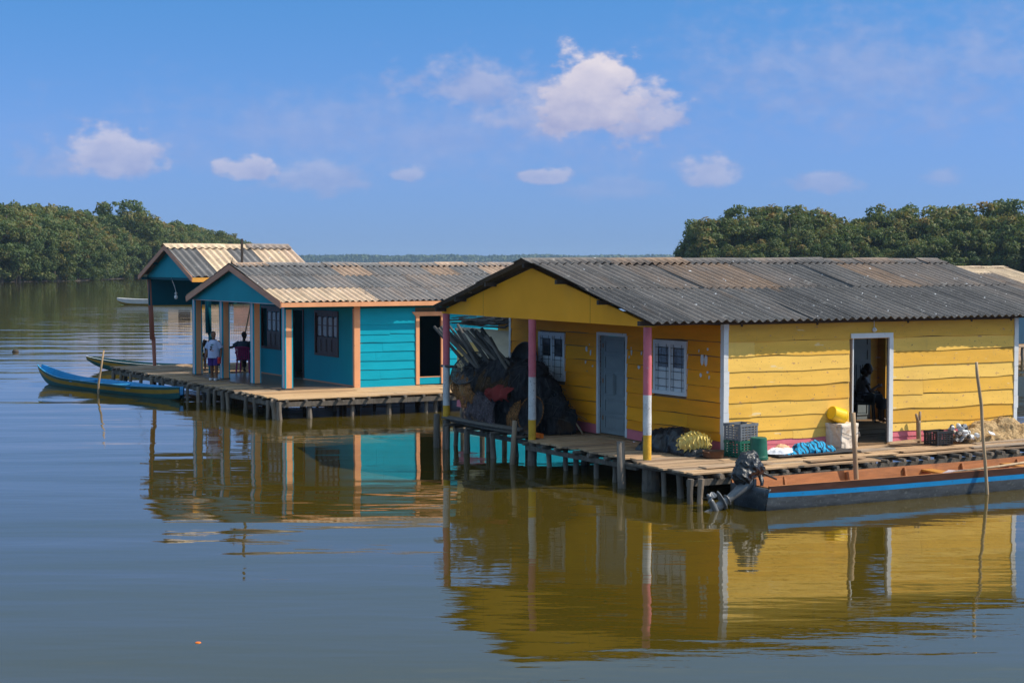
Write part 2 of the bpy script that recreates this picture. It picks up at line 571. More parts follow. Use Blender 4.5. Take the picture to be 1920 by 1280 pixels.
M_FOAM = mat('dirty_foam', (0.66, 0.57, 0.48), 0.85, 0.14, 4, bump=0.5, bscale=26, chips=[((0.40, 0.27, 0.17), 6, 0.60, 0.08, 0.6), ((0.22, 0.15, 0.10), 14, 0.66, 0.05, 0.7)])
M_TARP = mat('black_plastic_sheet', (0.012, 0.013, 0.016), 0.38, 0.3, 5, bump=0.6, bscale=14, spec=0.5, dist=0.03)
M_BAG = mat('black_bin_bag', (0.012, 0.014, 0.018), 0.34, 0.3, 5, bump=0.9, bscale=11, spec=0.7, dist=0.03)
M_NETD = mat('dark_fishing_net', (0.034, 0.035, 0.040), 0.95, 0.5, 5, (3, 3, 0.8), bump=1.0, bscale=26, bstretch=(2.2, 2.2, 0.5), spec=0.08, dist=0.05, stains=[((0.10, 0.055, 0.025), 2.2, 0.55, 0.15, 0.6), ((0.085, 0.085, 0.09), 3.5, 0.56, 0.12, 0.6, (2, 2, 0.5))])
M_NETG = mat('grey_fishing_net', (0.085, 0.083, 0.085), 0.9, 0.35, 6, bump=0.9, bscale=34, spec=0.15, dist=0.03)
M_NETO = mat('orange_fishing_net', (0.26, 0.12, 0.045), 0.9, 0.3, 6, holes=0.30, bump=0.8, bscale=30, spec=0.15, dist=0.03)
M_NETT = mat('tan_fishing_net', (0.46, 0.32, 0.17), 0.9, 0.25, 5, bump=1.0, bscale=22, spec=0.1, dist=0.05)
M_RED = mat('red_sack_cloth', (0.17, 0.014, 0.012), 0.8, 0.2, 6, bump=0.4, bscale=20)
M_ORG = mat('orange_plastic', (0.75, 0.16, 0.01), 0.5, 0.1, 6, bump=0)
M_CLOTHW = mat('white_cloth', (0.66, 0.68, 0.74), 0.85, 0.1, 6, bump=0.5, bscale=22)
M_CLOTHP = mat('peach_cloth', (0.62, 0.36, 0.22), 0.85, 0.1, 6, bump=0.4, bscale=22)
M_MAT = mat('dark_mat_cloth', (0.045, 0.042, 0.045), 0.9, 0.25, 6, bump=0.4, bscale=22)
M_FRILL = mat('yellow_frilled_foam', (0.62, 0.50, 0.16), 0.8, 0.2, 6, bump=0.3, bscale=20, chips=[((0.22, 0.17, 0.06), 14, 0.62, 0.06, 0.6)])
M_HULLD = mat('charcoal_hull_paint', (0.070, 0.082, 0.098), 0.5, 0.35, 5, (0.6, 1, 2), bump=0.25, bscale=16, chips=[((0.16, 0.18, 0.19), 16, 0.58, 0.08, 0.5)])
M_HULLS = mat('maroon_strake', (0.075, 0.030, 0.022), 0.5, 0.3, 5, (0.5, 2, 2), bump=0.15, bscale=16)
M_BLUE = mat('bright_blue_paint', (0.008, 0.27, 0.62), 0.45, 0.12, 5, (0.5, 1, 1), bump=0.1, bscale=16, chips=[((0.05, 0.15, 0.28), 14, 0.66, 0.04, 0.6)])
M_BOATW = mat('varnished_boat_wood', (0.36, 0.135, 0.045), 0.55, 0.25, 4, (0.5, 3, 3), bump=0.3, bscale=14, bstretch=(0.6, 8, 8), stains=[((0.16, 0.07, 0.035), 2.5, 0.58, 0.15, 0.6)])
M_THWART = mat('ochre_thwart_paint', (0.45, 0.19, 0.03), 0.55, 0.2, 5, (0.5, 3, 3), bump=0.2, bscale=14)
M_BTEAL = mat('teal_hull_paint', (0.012, 0.10, 0.10), 0.5, 0.2, 4, (0.5, 1, 2), bump=0.15, bscale=14)
M_BYEL = mat('mustard_band_paint', (0.36, 0.20, 0.02), 0.55, 0.2, 4, (0.5, 1, 2), bump=0.15, bscale=14)
M_BBLUE = mat('sky_blue_boat_paint', (0.02, 0.25, 0.50), 0.5, 0.15, 4, bump=0.12, bscale=14)
M_MOTOR = mat('grey_motor_casting', (0.16, 0.165, 0.175), 0.42, 0.2, 8, bump=0.08, bscale=30, metal=0.25)
M_PROP = mat('bare_alloy', (0.20, 0.205, 0.215), 0.5, 0.15, 8, bump=0.05, bscale=30, metal=0.6)
M_ROPE = mat('old_rope', (0.16, 0.17, 0.18), 0.9, 0.3, 30, bump=0.5, bscale=90)
M_CREAM = mat('cream_sheet_roof', (0.66, 0.50, 0.33), 0.7, 0.08, 1, bump=0.1, bscale=10)
M_CREAMW = mat('cream_wall', (0.72, 0.52, 0.36), 0.7, 0.1, 1, bump=0.1, bscale=10)
M_ROSE = mat('rose_wall', (0.66, 0.36, 0.28), 0.7, 0.1, 1, bump=0.1, bscale=10)
M_NAVY = mat('navy_wall_paint', (0.012, 0.06, 0.12), 0.6, 0.1, 2, bump=0.1, bscale=12)
M_WHITEB = mat('white_boat_paint', (0.66, 0.64, 0.62), 0.5, 0.12, 2, bump=0.1, bscale=12)
M_SKIN = mat('brown_skin', (0.20, 0.085, 0.045), 0.5, 0.08, 8, bump=0.03, bscale=40)
M_SKIND = mat('dark_skin', (0.045, 0.022, 0.014), 0.5, 0.08, 8, bump=0.03, bscale=40)
M_HAIR = mat('black_hair', (0.008, 0.007, 0.007), 0.6, 0.2, 30, bump=0.3, bscale=80)
M_EYE = mat('eye_white', (0.5, 0.48, 0.46), 0.3, 0.02, 30, bump=0)
M_TEE = mat('pale_blue_tee', (0.40, 0.47, 0.68), 0.85, 0.08, 6, bump=0.25, bscale=20)
M_SHORTS = mat('purple_shorts', (0.045, 0.018, 0.16), 0.85, 0.12, 6, bump=0.25, bscale=20)
M_DSHIRT = mat('dark_slate_shirt', (0.025, 0.05, 0.085), 0.85, 0.12, 6, bump=0.25, bscale=20)
M_GSHIRT = mat('grey_vest', (0.16, 0.17, 0.21), 0.85, 0.12, 6, bump=0.25, bscale=20)
M_DTROU = mat('dark_trousers', (0.015, 0.015, 0.02), 0.85, 0.12, 6, bump=0.25, bscale=20)
M_MAG = mat('magenta_chair_plastic', (0.24, 0.012, 0.10), 0.4, 0.1, 6, bump=0.02, bscale=20)
M_DKPL = mat('dark_chair_plastic', (0.02, 0.022, 0.03), 0.4, 0.1, 6, bump=0.02, bscale=20)
M_YCH = mat('yellow_chair_plastic', (0.62, 0.40, 0.01), 0.4, 0.1, 6, bump=0.02, bscale=20)
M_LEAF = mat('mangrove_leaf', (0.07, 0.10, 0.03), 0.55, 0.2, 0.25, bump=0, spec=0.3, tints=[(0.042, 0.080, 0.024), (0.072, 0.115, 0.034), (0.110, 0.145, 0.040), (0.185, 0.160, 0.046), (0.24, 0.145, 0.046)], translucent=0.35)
M_BARK = mat('mangrove_bark', (0.11, 0.085, 0.065), 0.85, 0.3, 2, (1, 1, 0.3), bump=0.4, bscale=10)
M_FAR = mat('distant_leaf', (0.05, 0.08, 0.03), 0.7, 0.25, 0.05, bump=0, tints=[(0.03, 0.055, 0.02), (0.07, 0.10, 0.035)])
M_MUD = mat('mud', (0.07, 0.055, 0.04), 0.8, 0.2, 0.4, bump=0.2, bscale=3)


def striped_cloth():
    m = mat('blue_striped_cloth', (0.01, 0.30, 0.55), 0.8, 0.1, 6, bump=0.4, bscale=20)
    nt = m.node_tree
    p = nt.nodes['Principled BSDF']
    src = p.inputs['Base Color'].links[0].from_socket
    w = nt.nodes.new('ShaderNodeTexWave')
    w.inputs['Scale'].default_value = 3.4
    w.inputs['Distortion'].default_value = 5.5
    w.inputs['Detail'].default_value = 2
    w.inputs['Detail Scale'].default_value = 1.2
    tc = nt.nodes.new('ShaderNodeTexCoord')
    nt.links.new(tc.outputs['Object'], w.inputs['Vector'])
    r = nt.nodes.new('ShaderNodeMapRange')
    nt.links.new(w.outputs[1], r.inputs[0])
    r.inputs[1].default_value, r.inputs[2].default_value = 0.60, 0.75
    x = nt.nodes.new('ShaderNodeMix')
    x.data_type = 'RGBA'
    nt.links.new(r.outputs[0], x.inputs[0])
    nt.links.new(src, x.inputs[6])
    x.inputs[7].default_value = (0.008, 0.03, 0.07, 1)
    nt.links.new(x.outputs[2], p.inputs['Base Color'])
    return m


M_STRIPE = striped_cloth()


def water_mat():
    m = bpy.data.materials.new('lagoon_water')
    m.use_nodes = True
    nt = m.node_tree
    N, L = nt.nodes.new, nt.links.new
    p = nt.nodes['Principled BSDF']
    p.inputs['Roughness'].default_value = 0.015
    p.inputs['IOR'].default_value = 1.42
    tc = N('ShaderNodeTexCoord')

    def nz(scale, det, st, rot=0.0, ro=0.5):
        mp = N('ShaderNodeMapping')
        mp.inputs['Scale'].default_value = st
        mp.inputs['Rotation'].default_value = (0.7, 0.5, rot + 0.4)
        L(tc.outputs['Object'], mp.inputs[0])
        n = N('ShaderNodeTexNoise')
        n.inputs['Scale'].default_value = scale
        n.inputs['Detail'].default_value = det
        n.inputs['Roughness'].default_value = ro
        L(mp.outputs[0], n.inputs['Vector'])
        return n.outputs[0]

    def M(op, a, b, c=None):
        n = N('ShaderNodeMath')
        n.operation = op
        for i, v in enumerate((a, b, c)):
            if v is None:
                continue
            if isinstance(v, (int, float)):
                n.inputs[i].default_value = v
            else:
                L(v, n.inputs[i])
        return n.outputs[0]

    def R_(src, a, b, c, d):
        n = N('ShaderNodeMapRange')
        n.interpolation_type = 'SMOOTHSTEP'
        L(src, n.inputs[0])
        for i, v in enumerate((a, b, c, d)):
            n.inputs[i + 1].default_value = v
        return n.outputs[0]
    col = N('ShaderNodeMix')
    col.data_type = 'RGBA'
    L(nz(0.05, 3, (1, 1, 1)), col.inputs[0])
    col.inputs[6].default_value = WATER_A + (1,)
    col.inputs[7].default_value = WATER_B + (1,)
    L(col.outputs[2], p.inputs['Base Color'])
    # heights in metres: a slow swell, wavelets, and wind ripples that come in patches
    swell = M('MULTIPLY', nz(0.42, 1, (0.35, 1.0, 1), 0.12), W_SWELL)
    wave = M('MULTIPLY', nz(1.5, 2, (0.30, 1.0, 1), -0.10), W_WAVE)
    patch = R_(nz(0.045, 3, (0.6, 1.0, 1), 0.3), 0.45, 0.62, W_CALM, 1.0)
    rip = M('MULTIPLY', M('MULTIPLY', nz(5.5, 3, (0.32, 1.0, 1), 0.05), W_RIP), patch)
    h = M('ADD', M('ADD', swell, wave), rip)
    b = N('ShaderNodeBump')
    b.inputs['Strength'].default_value = 1.0
    b.inputs['Distance'].default_value = 1.0
    L(h, b.inputs['Height'])
    L(b.outputs[0], p.inputs['Normal'])
    return m


WATER_A, WATER_B = (0.056, 0.041, 0.004), (0.068, 0.048, 0.005)
HAZE = 0.00012
W_SWELL, W_WAVE, W_RIP, W_CALM = 0.036, 0.0072, 0.0019, 0.22

# ------------------------------------------------------------------ the setting
b = MB()
b.add([(-6000, -200, 0), (6000, -200, 0), (6000, 9000, 0), (-6000, 9000, 0)], [(0, 1, 2, 3)])
tag(b.build('water', water_mat()), None, kind='structure')

OY = Vector((3.963, 32.814, 0))
OT = Vector((-4.452, 49.861, 0))


def Y(u, v, z=0.0):
    return OY + Uv * u + Vv * v + Vector((0, 0, z))


def T(u, v, z=0.0):
    return OT + Uv * u + Vv * v + Vector((0, 0, z))


# ------------------------------------------------------------------ building blocks for the houses
def cells(a0, a1, z0, z1, holes):
    """rectangles that fill a0..a1 x z0..z1 outside the holes"""
    out = []
    zs = sorted({z0, z1, *[h[2] for h in holes if z0 < h[2] < z1], *[h[3] for h in holes if z0 < h[3] < z1]})
    for za, zb in zip(zs[:-1], zs[1:]):
        zm = (za + zb) / 2
        cut = sorted((h[0], h[1]) for h in holes if h[2] < zm < h[3])
        x = a0
        for (ha, hb) in cut:
            if ha > x:
                out.append((x, ha, za, zb))
            x = max(x, hb)
        if x < a1:
            out.append((x, a1, za, zb))
    return out


def mapper(plane, at, sign):
    """(a, d, z): a along the wall, d outwards; returns local xyz"""
    if plane == 'v':
        return lambda a, d, z: Vector((a, at + sign * d, z))
    return lambda a, d, z: Vector((at + sign * d, a, z))


def fbox(mb, fn, a0, a1, d0, d1, z0, z1, tint=0.0, mi=0):
    vs = [fn(a, d, z) for a in (a0, a1) for d in (d0, d1) for z in (z0, z1)]
    mb.add(vs, [(0, 1, 3, 2), (4, 6, 7, 5), (0, 4, 5, 1), (2, 3, 7, 6), (0, 2, 6, 4), (1, 5, 7, 3)], tint, mi)


def plank_wall(mb, fn, a0, a1, z0, z1, holes, bh=0.275, lap=0.021, rough=0.014, joints=0.35, seed=0, zlist=None, gap=-.004):
    """lapped boards, each with a wavy lower edge standing proud of the board below"""
    r = random.Random(seed)
    if zlist is None:
        n = max(1, round((z1 - z0) / bh))
        zlist = [z0 + (z1 - z0) * i / n + (r.uniform(-.012, .012) if 0 < i < n else 0) for i in range(n + 1)]
    for za, zb in zip(zlist[:-1], zlist[1:]):
        segs = []
        zm = (za + zb) / 2
        x = a0
        for (ha, hb) in sorted((h[0], h[1]) for h in holes if h[2] < zm < h[3]):
            if ha > x + .02:
                segs.append((x, ha))
            x = max(x, hb)
        if x < a1 - .02:
            segs.append((x, a1))
        parts = []
        for (s0, s1) in segs:
            if s1 - s0 > 1.6 and r.random() < joints:
                c = r.uniform(s0 + .5, s1 - .5)
                parts += [(s0, c - .002), (c + .002, s1)]
            else:
                parts.append((s0, s1))
        for (s0, s1) in parts:
            k = max(1, int((s1 - s0) / 0.16))
            t = r.random()
            ph = r.uniform(0, 50)
            dd = r.uniform(-.003, .003)
            vs, fs = [], []
            for i in range(k + 1):
                a = s0 + (s1 - s0) * i / k
                w = mnoise.noise(Vector((a * 0.9 + ph, ph, 0))) * rough * 2.2 + mnoise.noise(Vector((a * 4 + ph, ph, 3))) * rough * 0.6
                vs += [fn(a, lap + dd, za - .016 + w), fn(a, .004 + dd, zb - .016 - gap + (.02 if gap < 0 else 0)), fn(a, -.012 + dd, zb - .016 - gap + (.02 if gap < 0 else 0)), fn(a, -.006, za - .016 + w)]
            for i in range(k):
                o = i * 4
                for j in range(4):
                    j2 = (j + 1) % 4
                    fs.append((o + j, o + j2, o + 4 + j2, o + 4 + j))
            fs.append((0, 3, 2, 1))
            o = k * 4
            fs.append((o, o + 1, o + 2, o + 3))
            mb.add(vs, fs, t)


def core_wall(mb, fn, a0, a1, z0, z1, holes, d0=-.05, d1=-.013):
    for (xa, xb, za, zb) in cells(a0, a1, z0, z1, holes):
        fbox(mb, fn, xa, xb, d0, d1, za, zb)


def corrugated_slope(mb, u0, u1, ridge, eave, rows, wl=0.19, amp=0.026, waves=5, seed=0, tint_fn=None, over=0.14, thick=0.008, jag=0.03):
    """sheets laid in rows from the eave up; ridge and eave are (v, z)"""
    r = random.Random(seed)
    rv = Vector((0, ridge[0], ridge[1]))
    ev = Vector((0, eave[0], eave[1]))
    d = (ev - rv)
    Ls = d.length
    d.normalize()
    nrm = Vector((0, -d.z, d.y))
    if nrm.z < 0:
        nrm = -nrm
    for row in range(rows):                      # row 0 at the ridge
        s0 = Ls * row / rows - (over if row else 0)
        s1 = Ls * (row + 1) / rows
        lift = 0.016 * (rows - 1 - row)
        u = u0 - (r.uniform(0, .3) if row % 2 else 0)
        u = u0
        idx = 0
        while u < u1 - 0.05:
            w = waves * wl
            ua, ub = u, min(u + w + wl * 0.45, u1 + wl * .2)
            t = tint_fn(row, idx, r) if tint_fn else r.random()
            n = max(2, int((ub - ua) / wl * 7))
            lo = r.uniform(-.003, .003) + (0.006 if idx % 2 else 0)
            sk = r.uniform(-.014, .014)
            e1 = s1 + r.uniform(-jag, jag)
            e0 = s0 + r.uniform(-.02, .02)
            seg = 4
            vs, fs = [], []
            for k in range(seg + 1):
                s = e0 + (e1 - e0) * k / seg
                for i in range(n + 1):
                    uu = ua + (ub - ua) * i / n
                    hh = amp * math.cos(2 * math.pi * (uu - u0) / wl) + lift + lo
                    hh += 0.018 * mnoise.noise(Vector((uu * .35, s * .4, seed))) * 1.6
                    p = rv + d * s + nrm * hh + Vector((uu + sk * (s - s0), 0, 0))
                    vs.append(p)
            m = n + 1
            top = len(vs)
            for q in range(top):
                vs.append(vs[q] - nrm * thick)
            for k in range(seg):
                for i in range(n):
                    a = k * m + i
                    fs.append((a, a + 1, a + m + 1, a + m))
                    fs.append((top + a, top + a + m, top + a + m + 1, top + a + 1))
            for i in range(n):
                a = seg * m + i
                fs.append((a, a + 1, top + a + 1, top + a))
                a = i
                fs.append((a + 1, a, top + a, top + a + 1))
            for k in range(seg):
                a = k * m
                fs.append((a, a + m, top + a + m, top + a))
                a = k * m + n
                fs.append((a + m, a, top + a, top + a + m))
            mb.add(vs, fs, t)
            u += w
            idx += 1


def ridge_cap(u0, u1, ridge, ev_near, ev_far, wing=0.40, wl=0.19, amp=0.030, seed=0, tint_fn=None, piece=0.95):
    mb = MB()
    r = random.Random(seed)
    rv = Vector((0, ridge[0], ridge[1]))
    sl = []
    for e in (ev_near, ev_far):
        d = Vector((0, e[0] - ridge[0], e[1] - ridge[1])).normalized()
        n = Vector((0, -d.z, d.y))
        if n.z < 0:
            n = -n
        sl.append((d, n))
    u = u0
    idx = 0
    while u < u1 - .05:
        ua, ub = u - .03, min(u + piece + .05, u1)
        t = tint_fn(0, idx, r) if tint_fn else r.random()
        n = max(2, int((ub - ua) / wl * 7))
        lift = 0.040 + r.uniform(0, .008) + (0.01 if idx % 2 else 0)
        tw = r.uniform(-.012, .012)
        for (d, nm) in sl:
            vs, fs = [], []
            rowsn = [0.0, 0.07, 0.16, wing + r.uniform(-.02, .03)]
            for s in rowsn:
                f = 0 if s < .05 else min(1, (s - .05) / .16)
                for i in range(n + 1):
                    uu = ua + (ub - ua) * i / n
                    hh = lift + amp * f * math.cos(2 * math.pi * (uu - u0) / wl) + tw * (uu - ua) + (0.02 if s == 0 else 0.012 if s == .07 else 0)
                    vs.append(rv + d * s + nm * hh + Vector((uu, 0, 0)))
            m = n + 1
            top = len(vs)
            for q in range(top):
                vs.append(vs[q] - nm * .009)
            for k in range(len(rowsn) - 1):
                for i in range(n):
                    a = k * m + i
                    fs.append((a, a + 1, a + m + 1, a + m))
                    fs.append((top + a, top + a + m, top + a + m + 1, top + a + 1))
            for i in range(n):
                a = (len(rowsn) - 1) * m + i
                fs.append((a, a + 1, top + a + 1, top + a))
            for k in range(len(rowsn) - 1):
                a = k * m
                fs.append((a, a + m, top + a + m, top + a))
                a = k * m + n
                fs.append((a + m, a, top + a, top + a + m))
            mb.add(vs, fs, t)
        u += piece
        idx += 1
    return mb


def panel_door(root, name, fn, a0, a1, z0, z1, matl, rows, d=-.02, th=.035, handle=True, parentname=None):
    """door leaf with raised panels; rows: list of (z fraction 0, 1, columns)"""
    mb = MB()
    fbox(mb, fn, a0, a1, d - th, d, z0, z1)
    for (f0, f1, nc) in rows:
        za, zb = z0 + (z1 - z0) * f0, z0 + (z1 - z0) * f1
        w = (a1 - a0 - .16) / nc
        for c in range(nc):
            xa = a0 + .08 + w * c + (.02 if c else 0)
            xb = a0 + .08 + w * (c + 1) - (.02 if c < nc - 1 else 0)
            fbox(mb, fn, xa, xb, d, d + .018, za, za + .026)
            fbox(mb, fn, xa, xb, d, d + .018, zb - .026, zb)
            fbox(mb, fn, xa, xa + .026, d, d + .018, za + .026, zb - .026)
            fbox(mb, fn, xb - .026, xb, d, d + .018, za + .026, zb - .026)
            fbox(mb, fn, xa + .05, xb - .05, d, d + .007, za + .05, zb - .05)
    o = mb.build(name, matl, root)
    return o


def stilt_mb(r=0.055, top=0.46, bot=-1.2, seed=0, lean=(0, 0), sq=False):
    rr = random.Random(seed)
    mb = MB()
    pts, rs = [], []
    k = 7
    for i in range(k):
        f = i / (k - 1)
        z = bot + (top - bot) * f
        pts.append((lean[0] * (1 - f) + rr.uniform(-.012, .012), lean[1] * (1 - f) + rr.uniform(-.012, .012), z))
        rs.append(r * rr.uniform(.86, 1.12))
    mb.tube(pts, rs, 9, rr.random())
    return mb


STILT_MESH = []
for i in range(7):
    me = stilt_mb(rng.uniform(.045, .07), .47, -1.2, 100 + i, (rng.uniform(-.1, .1), rng.uniform(-.1, .1))).mesh('stilt')
    me.materials.append(M_PILE)
    STILT_MESH.append(me)


def stilt(root, u, v, top=0.46, s=1.0, i=None):
    o = bpy.data.objects.new('stilt', STILT_MESH[rng.randrange(7) if i is None else i])
    COL.objects.link(o)
    o.parent = root
    o.location = (u, v, top - .46)
    o.rotation_euler = (0, 0, rng.uniform(0, 6.28))
    o.scale = (s, s, 1)
    return o


def plank_area(mb, poly_u, v0, v1, ztop, w=0.17, seed=0, th=0.03, jag=0.06, joint=2.4, gap=.015):
    """planks along u covering v0..v1; poly_u(v) -> (ua, ub)"""
    r = random.Random(seed)
    v = v0
    while v < v1 - .01:
        ww = min(w * r.uniform(.75, 1.25), v1 - v)
        ua, ub = poly_u(v + ww / 2)
        ua += r.uniform(-jag, jag)
        ub += r.uniform(-jag, jag)
        x = ua
        while x < ub - .05:
            Lp = min(joint * r.uniform(.6, 1.4), ub - x)
            if ub - x - Lp < .5:
                Lp = ub - x
            zz = ztop + r.uniform(-.011, .009)
            t = r.random()
            k = max(1, int(Lp / .5))
            vs, fs = [], []
            for i in range(k + 1):
                a = x + .004 + (Lp - .008) * i / k
                e = [mnoise.noise(Vector((a * 1.3, v * 7, q * 9.1))) for q in range(3)]
                za = zz + e[0] * .006
                va, vb = v + gap / 2 + e[1] * .010, v + ww - gap / 2 + e[2] * .010
                vs += [(a, va, za), (a, vb, za + e[1] * .003), (a, vb, za - th), (a, va, za - th)]
            for i in range(k):
                o = i * 4
                for j in range(4):
                    j2 = (j + 1) % 4
                    fs.append((o + j, o + j2, o + 4 + j2, o + 4 + j))
            fs += [(0, 3, 2, 1), (k * 4, k * 4 + 1, k * 4 + 2, k * 4 + 3)]
            mb.add(vs, fs, t)
            x += Lp
        v += ww

# ------------------------------------------------------------------ yellow house
def tint_yellow(row, idx, r):
    if row == 0 and idx in (3, 4, 8):
        return .54
    if row == 0:
        return r.choice([0.18, 0.24, 0.28, 0.32, 0.36, 0.40, 0.48]) + r.uniform(-.04, .04)
    return r.choice([0.0, 0.08, 0.14, 0.2, 0.25]) + r.uniform(-.04, .06) if r.random() < .92 else 0.42


def porch_post(root, u, v, zb, zt, z1, z2, seed):
    """a round post painted pink, white and yellow in bands"""
    r = random.Random(seed)
    mb = MB()
    n, rows = 14, 22
    zs = sorted([zb + (zt - zb) * i / rows for i in range(rows + 1)] + [z1, z2])
    vs, fs, mi = [], [], []
    for z in zs:
        for j in range(n):
            a = 6.2832 * j / n
            rad = .078 + .006 * mnoise.noise(Vector((math.cos(a) * 2, math.sin(a) * 2, z * 5 + seed)))
            vs.append((u + rad * math.cos(a), v + rad * math.sin(a), z))
    for i in range(len(zs) - 1):
        zm = (zs[i] + zs[i + 1]) / 2
        m = 2 if zm < z1 else 1 if zm < z2 else 0
        for j in range(n):
            j2 = (j + 1) % n
            mb.v = vs
            mb.f.append((i * n + j, i * n + j2, (i + 1) * n + j2, (i + 1) * n + j))
            mb.t.append(0.5)
            mb.m.append(m)
    o = mb.build('porch_post', [M_PINK, M_POSTW, M_POSTY], root, smooth=True)
    b = MB()
    b.tube([(u + .01, v, -1.2), (u - .01, v + .01, -.2), (u, v, zb + .02)], [.085, .09, .082], 12, 0.4)
    b.build('post_base', M_PILE, o)
    return o


M_POSTW = mat('scuffed_white_post', (0.60, 0.60, 0.60), 0.7, 0.15, 6, bump=0.5, bscale=30, chips=[((0.10, 0.10, 0.10), 26, 0.62, 0.05, 0.7)])
M_POSTY = mat('scuffed_yellow_post', (0.66, 0.36, 0.03), 0.7, 0.15, 6, bump=0.5, bscale=30, chips=[((0.25, 0.22, 0.18), 10, 0.66, 0.05, 0.7)])


def shutter_window(root, fn, a0, a1, z0, z1, name='window'):
    """white frame, two panelled shutters with a pane each, bars across"""
    f = MB()
    w = .075
    fbox(f, fn, a0, a1, -.03, .045, z1 - w, z1)
    fbox(f, fn, a0 - .01, a1 + .01, -.03, .055, z0, z0 + w)
    fbox(f, fn, a0, a0 + w, -.03, .045, z0 + w, z1 - w)
    fbox(f, fn, a1 - w, a1, -.03, .045, z0 + w, z1 - w)
    mid = (a0 + a1) / 2
    fbox(f, fn, mid - .028, mid + .028, -.025, .040, z0 + w, z1 - w)
    win = f.build(name, M_WHITE, root)
    zc = z0 + (z1 - z0) * .50
    for s, (xa, xb) in enumerate(((a0 + w, mid - .028), (mid + .028, a1 - w))):
        p = MB()
        m_ = .05
        top = z1 - w
        bot = z0 + w
        fbox(p, fn, xa, xb, -.02, .012, bot, zc)
        fbox(p, fn, xa, xa + m_, -.02, .012, zc, top)
        fbox(p, fn, xb - m_, xb, -.02, .012, zc, top)
        fbox(p, fn, xa + m_, xb - m_, -.02, .012, top - .06, top)
        for (qa, qb, za, zb) in ((xa + .05, xb - .05, bot + .05, bot + .062), (xa + .05, xb - .05, zc - .07, zc - .058), (xa + .05, xa + .062, bot + .062, zc - .07), (xb - .062, xb - .05, bot + .062, zc - .07)):
            fbox(p, fn, qa, qb, .012, .02, za, zb)
        sh = p.build('shutter', M_WHITE, win)
        g = MB()
        fbox(g, fn, xa + m_, xb - m_, -.012, -.004, zc, top - .06)
        g.build('pane', M_GLASS, win)
    g = MB()
    for i in range(6):
        z = z0 + w + (z1 - z0 - 2 * w) * (i + .5) / 6
        g.tube([fn(a0 + w, .030, z), fn(a1 - w, .030, z + .004)], .006, 6)
    for a in (a0 + w + .09, mid - .12, mid + .12, a1 - w - .09):
        g.tube([fn(a, .034, z0 + w), fn(a, .034, z1 - w)], .0055, 6)
    g.build('grille', M_IRON, win)
    return win


YH = empty('plank_house', OY, AX, 'yellow plank house with a grey corrugated roof and a shaded gable porch on the lagoon', 'house')
fL = mapper('v', 0.0, -1)
fF = mapper('u', 0.0, -1)
LONG_DOOR = (3.10, 4.00, .56, 2.64)
WIN1, FDOOR, WIN2 = (5.71, 6.82, 1.56, 2.60), (3.36, 4.36, .56, 2.61), (1.17, 2.31, 1.54, 2.60)
ZL = [.77, .955, 1.225, 1.51, 1.80, 2.09, 2.37, 2.65, 2.97]
mb = MB()
plank_wall(mb, fL, .075, 7.40, .77, 2.97, [(3.0, 4.09, .5, 2.74)], zlist=ZL, seed=3, joints=.55, gap=.003)
wl = mb.build('wall', M_YEL, YH)
mb = MB()
core_wall(mb, fL, 0.0, 7.46, .50, 2.97, [LONG_DOOR])
mb.build('wall_lining', M_INT, wl)
mb = MB()
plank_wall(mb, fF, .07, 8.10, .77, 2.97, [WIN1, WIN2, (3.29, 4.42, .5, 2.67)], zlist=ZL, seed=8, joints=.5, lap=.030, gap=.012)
wf = mb.build('wall', M_YEL_SHADE, YH)
mb = MB()
core_wall(mb, fF, 0.052, 8.10, .50, 2.97, [WIN1, WIN2, FDOOR])
mb.build('wall_lining', M_INT, wf)
mb = MB()
for fn, a0, a1, holes, sd in ((fL, .075, 7.40, [(3.0, 4.09, .5, 2.74)], 21), (fF, .07, 8.10, [(3.29, 4.42, .5, 2.67)], 22)):
    plank_wall(mb, fn, a0, a1, .55, .775, holes, zlist=[.565, .675, .775] if fn is fL else [.56, .775], seed=sd, lap=.018, rough=.012)
mb.build('skirting', M_PINK, YH)
mb = MB()                                           # far walls with window openings; the largest is unseen, added to light the room
core_wall(mb, mapper('u', 7.46, 1), 0.052, 8.10, .50, 2.97, [(1.6, 3.95, .9, 2.7), (5, 6, 1.2, 2.4)], -.05, 0)
core_wall(mb, mapper('v', 8.15, 1), 0, 7.40, .50, 2.97, [(2.0, 3.2, 1.3, 2.4)], -.04, 0)
mb.build('wall', M_YEL, YH)
mb = MB()
plank_wall(mb, mapper('v', 4.2, -1), 1.5, 7.39, .56, 2.95, [], bh=.30, seed=31, lap=.012)
fbox(mb, mapper('v', 4.2, -1), 1.5, 7.39, -.03, -.013, .56, 2.95)
mb.build('partition_wall', M_YEL, YH)
mb = MB()
plank_area(mb, lambda v: (.06, 7.38), .06, 8.1, .555, .2, 5, jag=0, th=.04)
mb.build('floor', M_INT, YH)
# white corner boards with chipped, uneven edges
for (fn, a0, a1, sd) in ((fL, -.028, .085, 1), (fF, -.004, .078, 2), (fL, 7.385, 7.49, 3), (fF, 8.085, 8.17, 4)):
    mb = MB()
    r = random.Random(sd)
    z = .56
    while z < 2.965:
        h = min(r.uniform(.22, .34), 2.97 - z)
        ja, jb = r.uniform(-.010, .010), r.uniform(-.014, .012)
        fbox(mb, fn, a0 + ja * .3, a1 + jb, -.013, .030 + r.uniform(-.002, .004), z + .003, z + h)
        z += h
    mb.build('corner_trim', M_WHITE, YH)
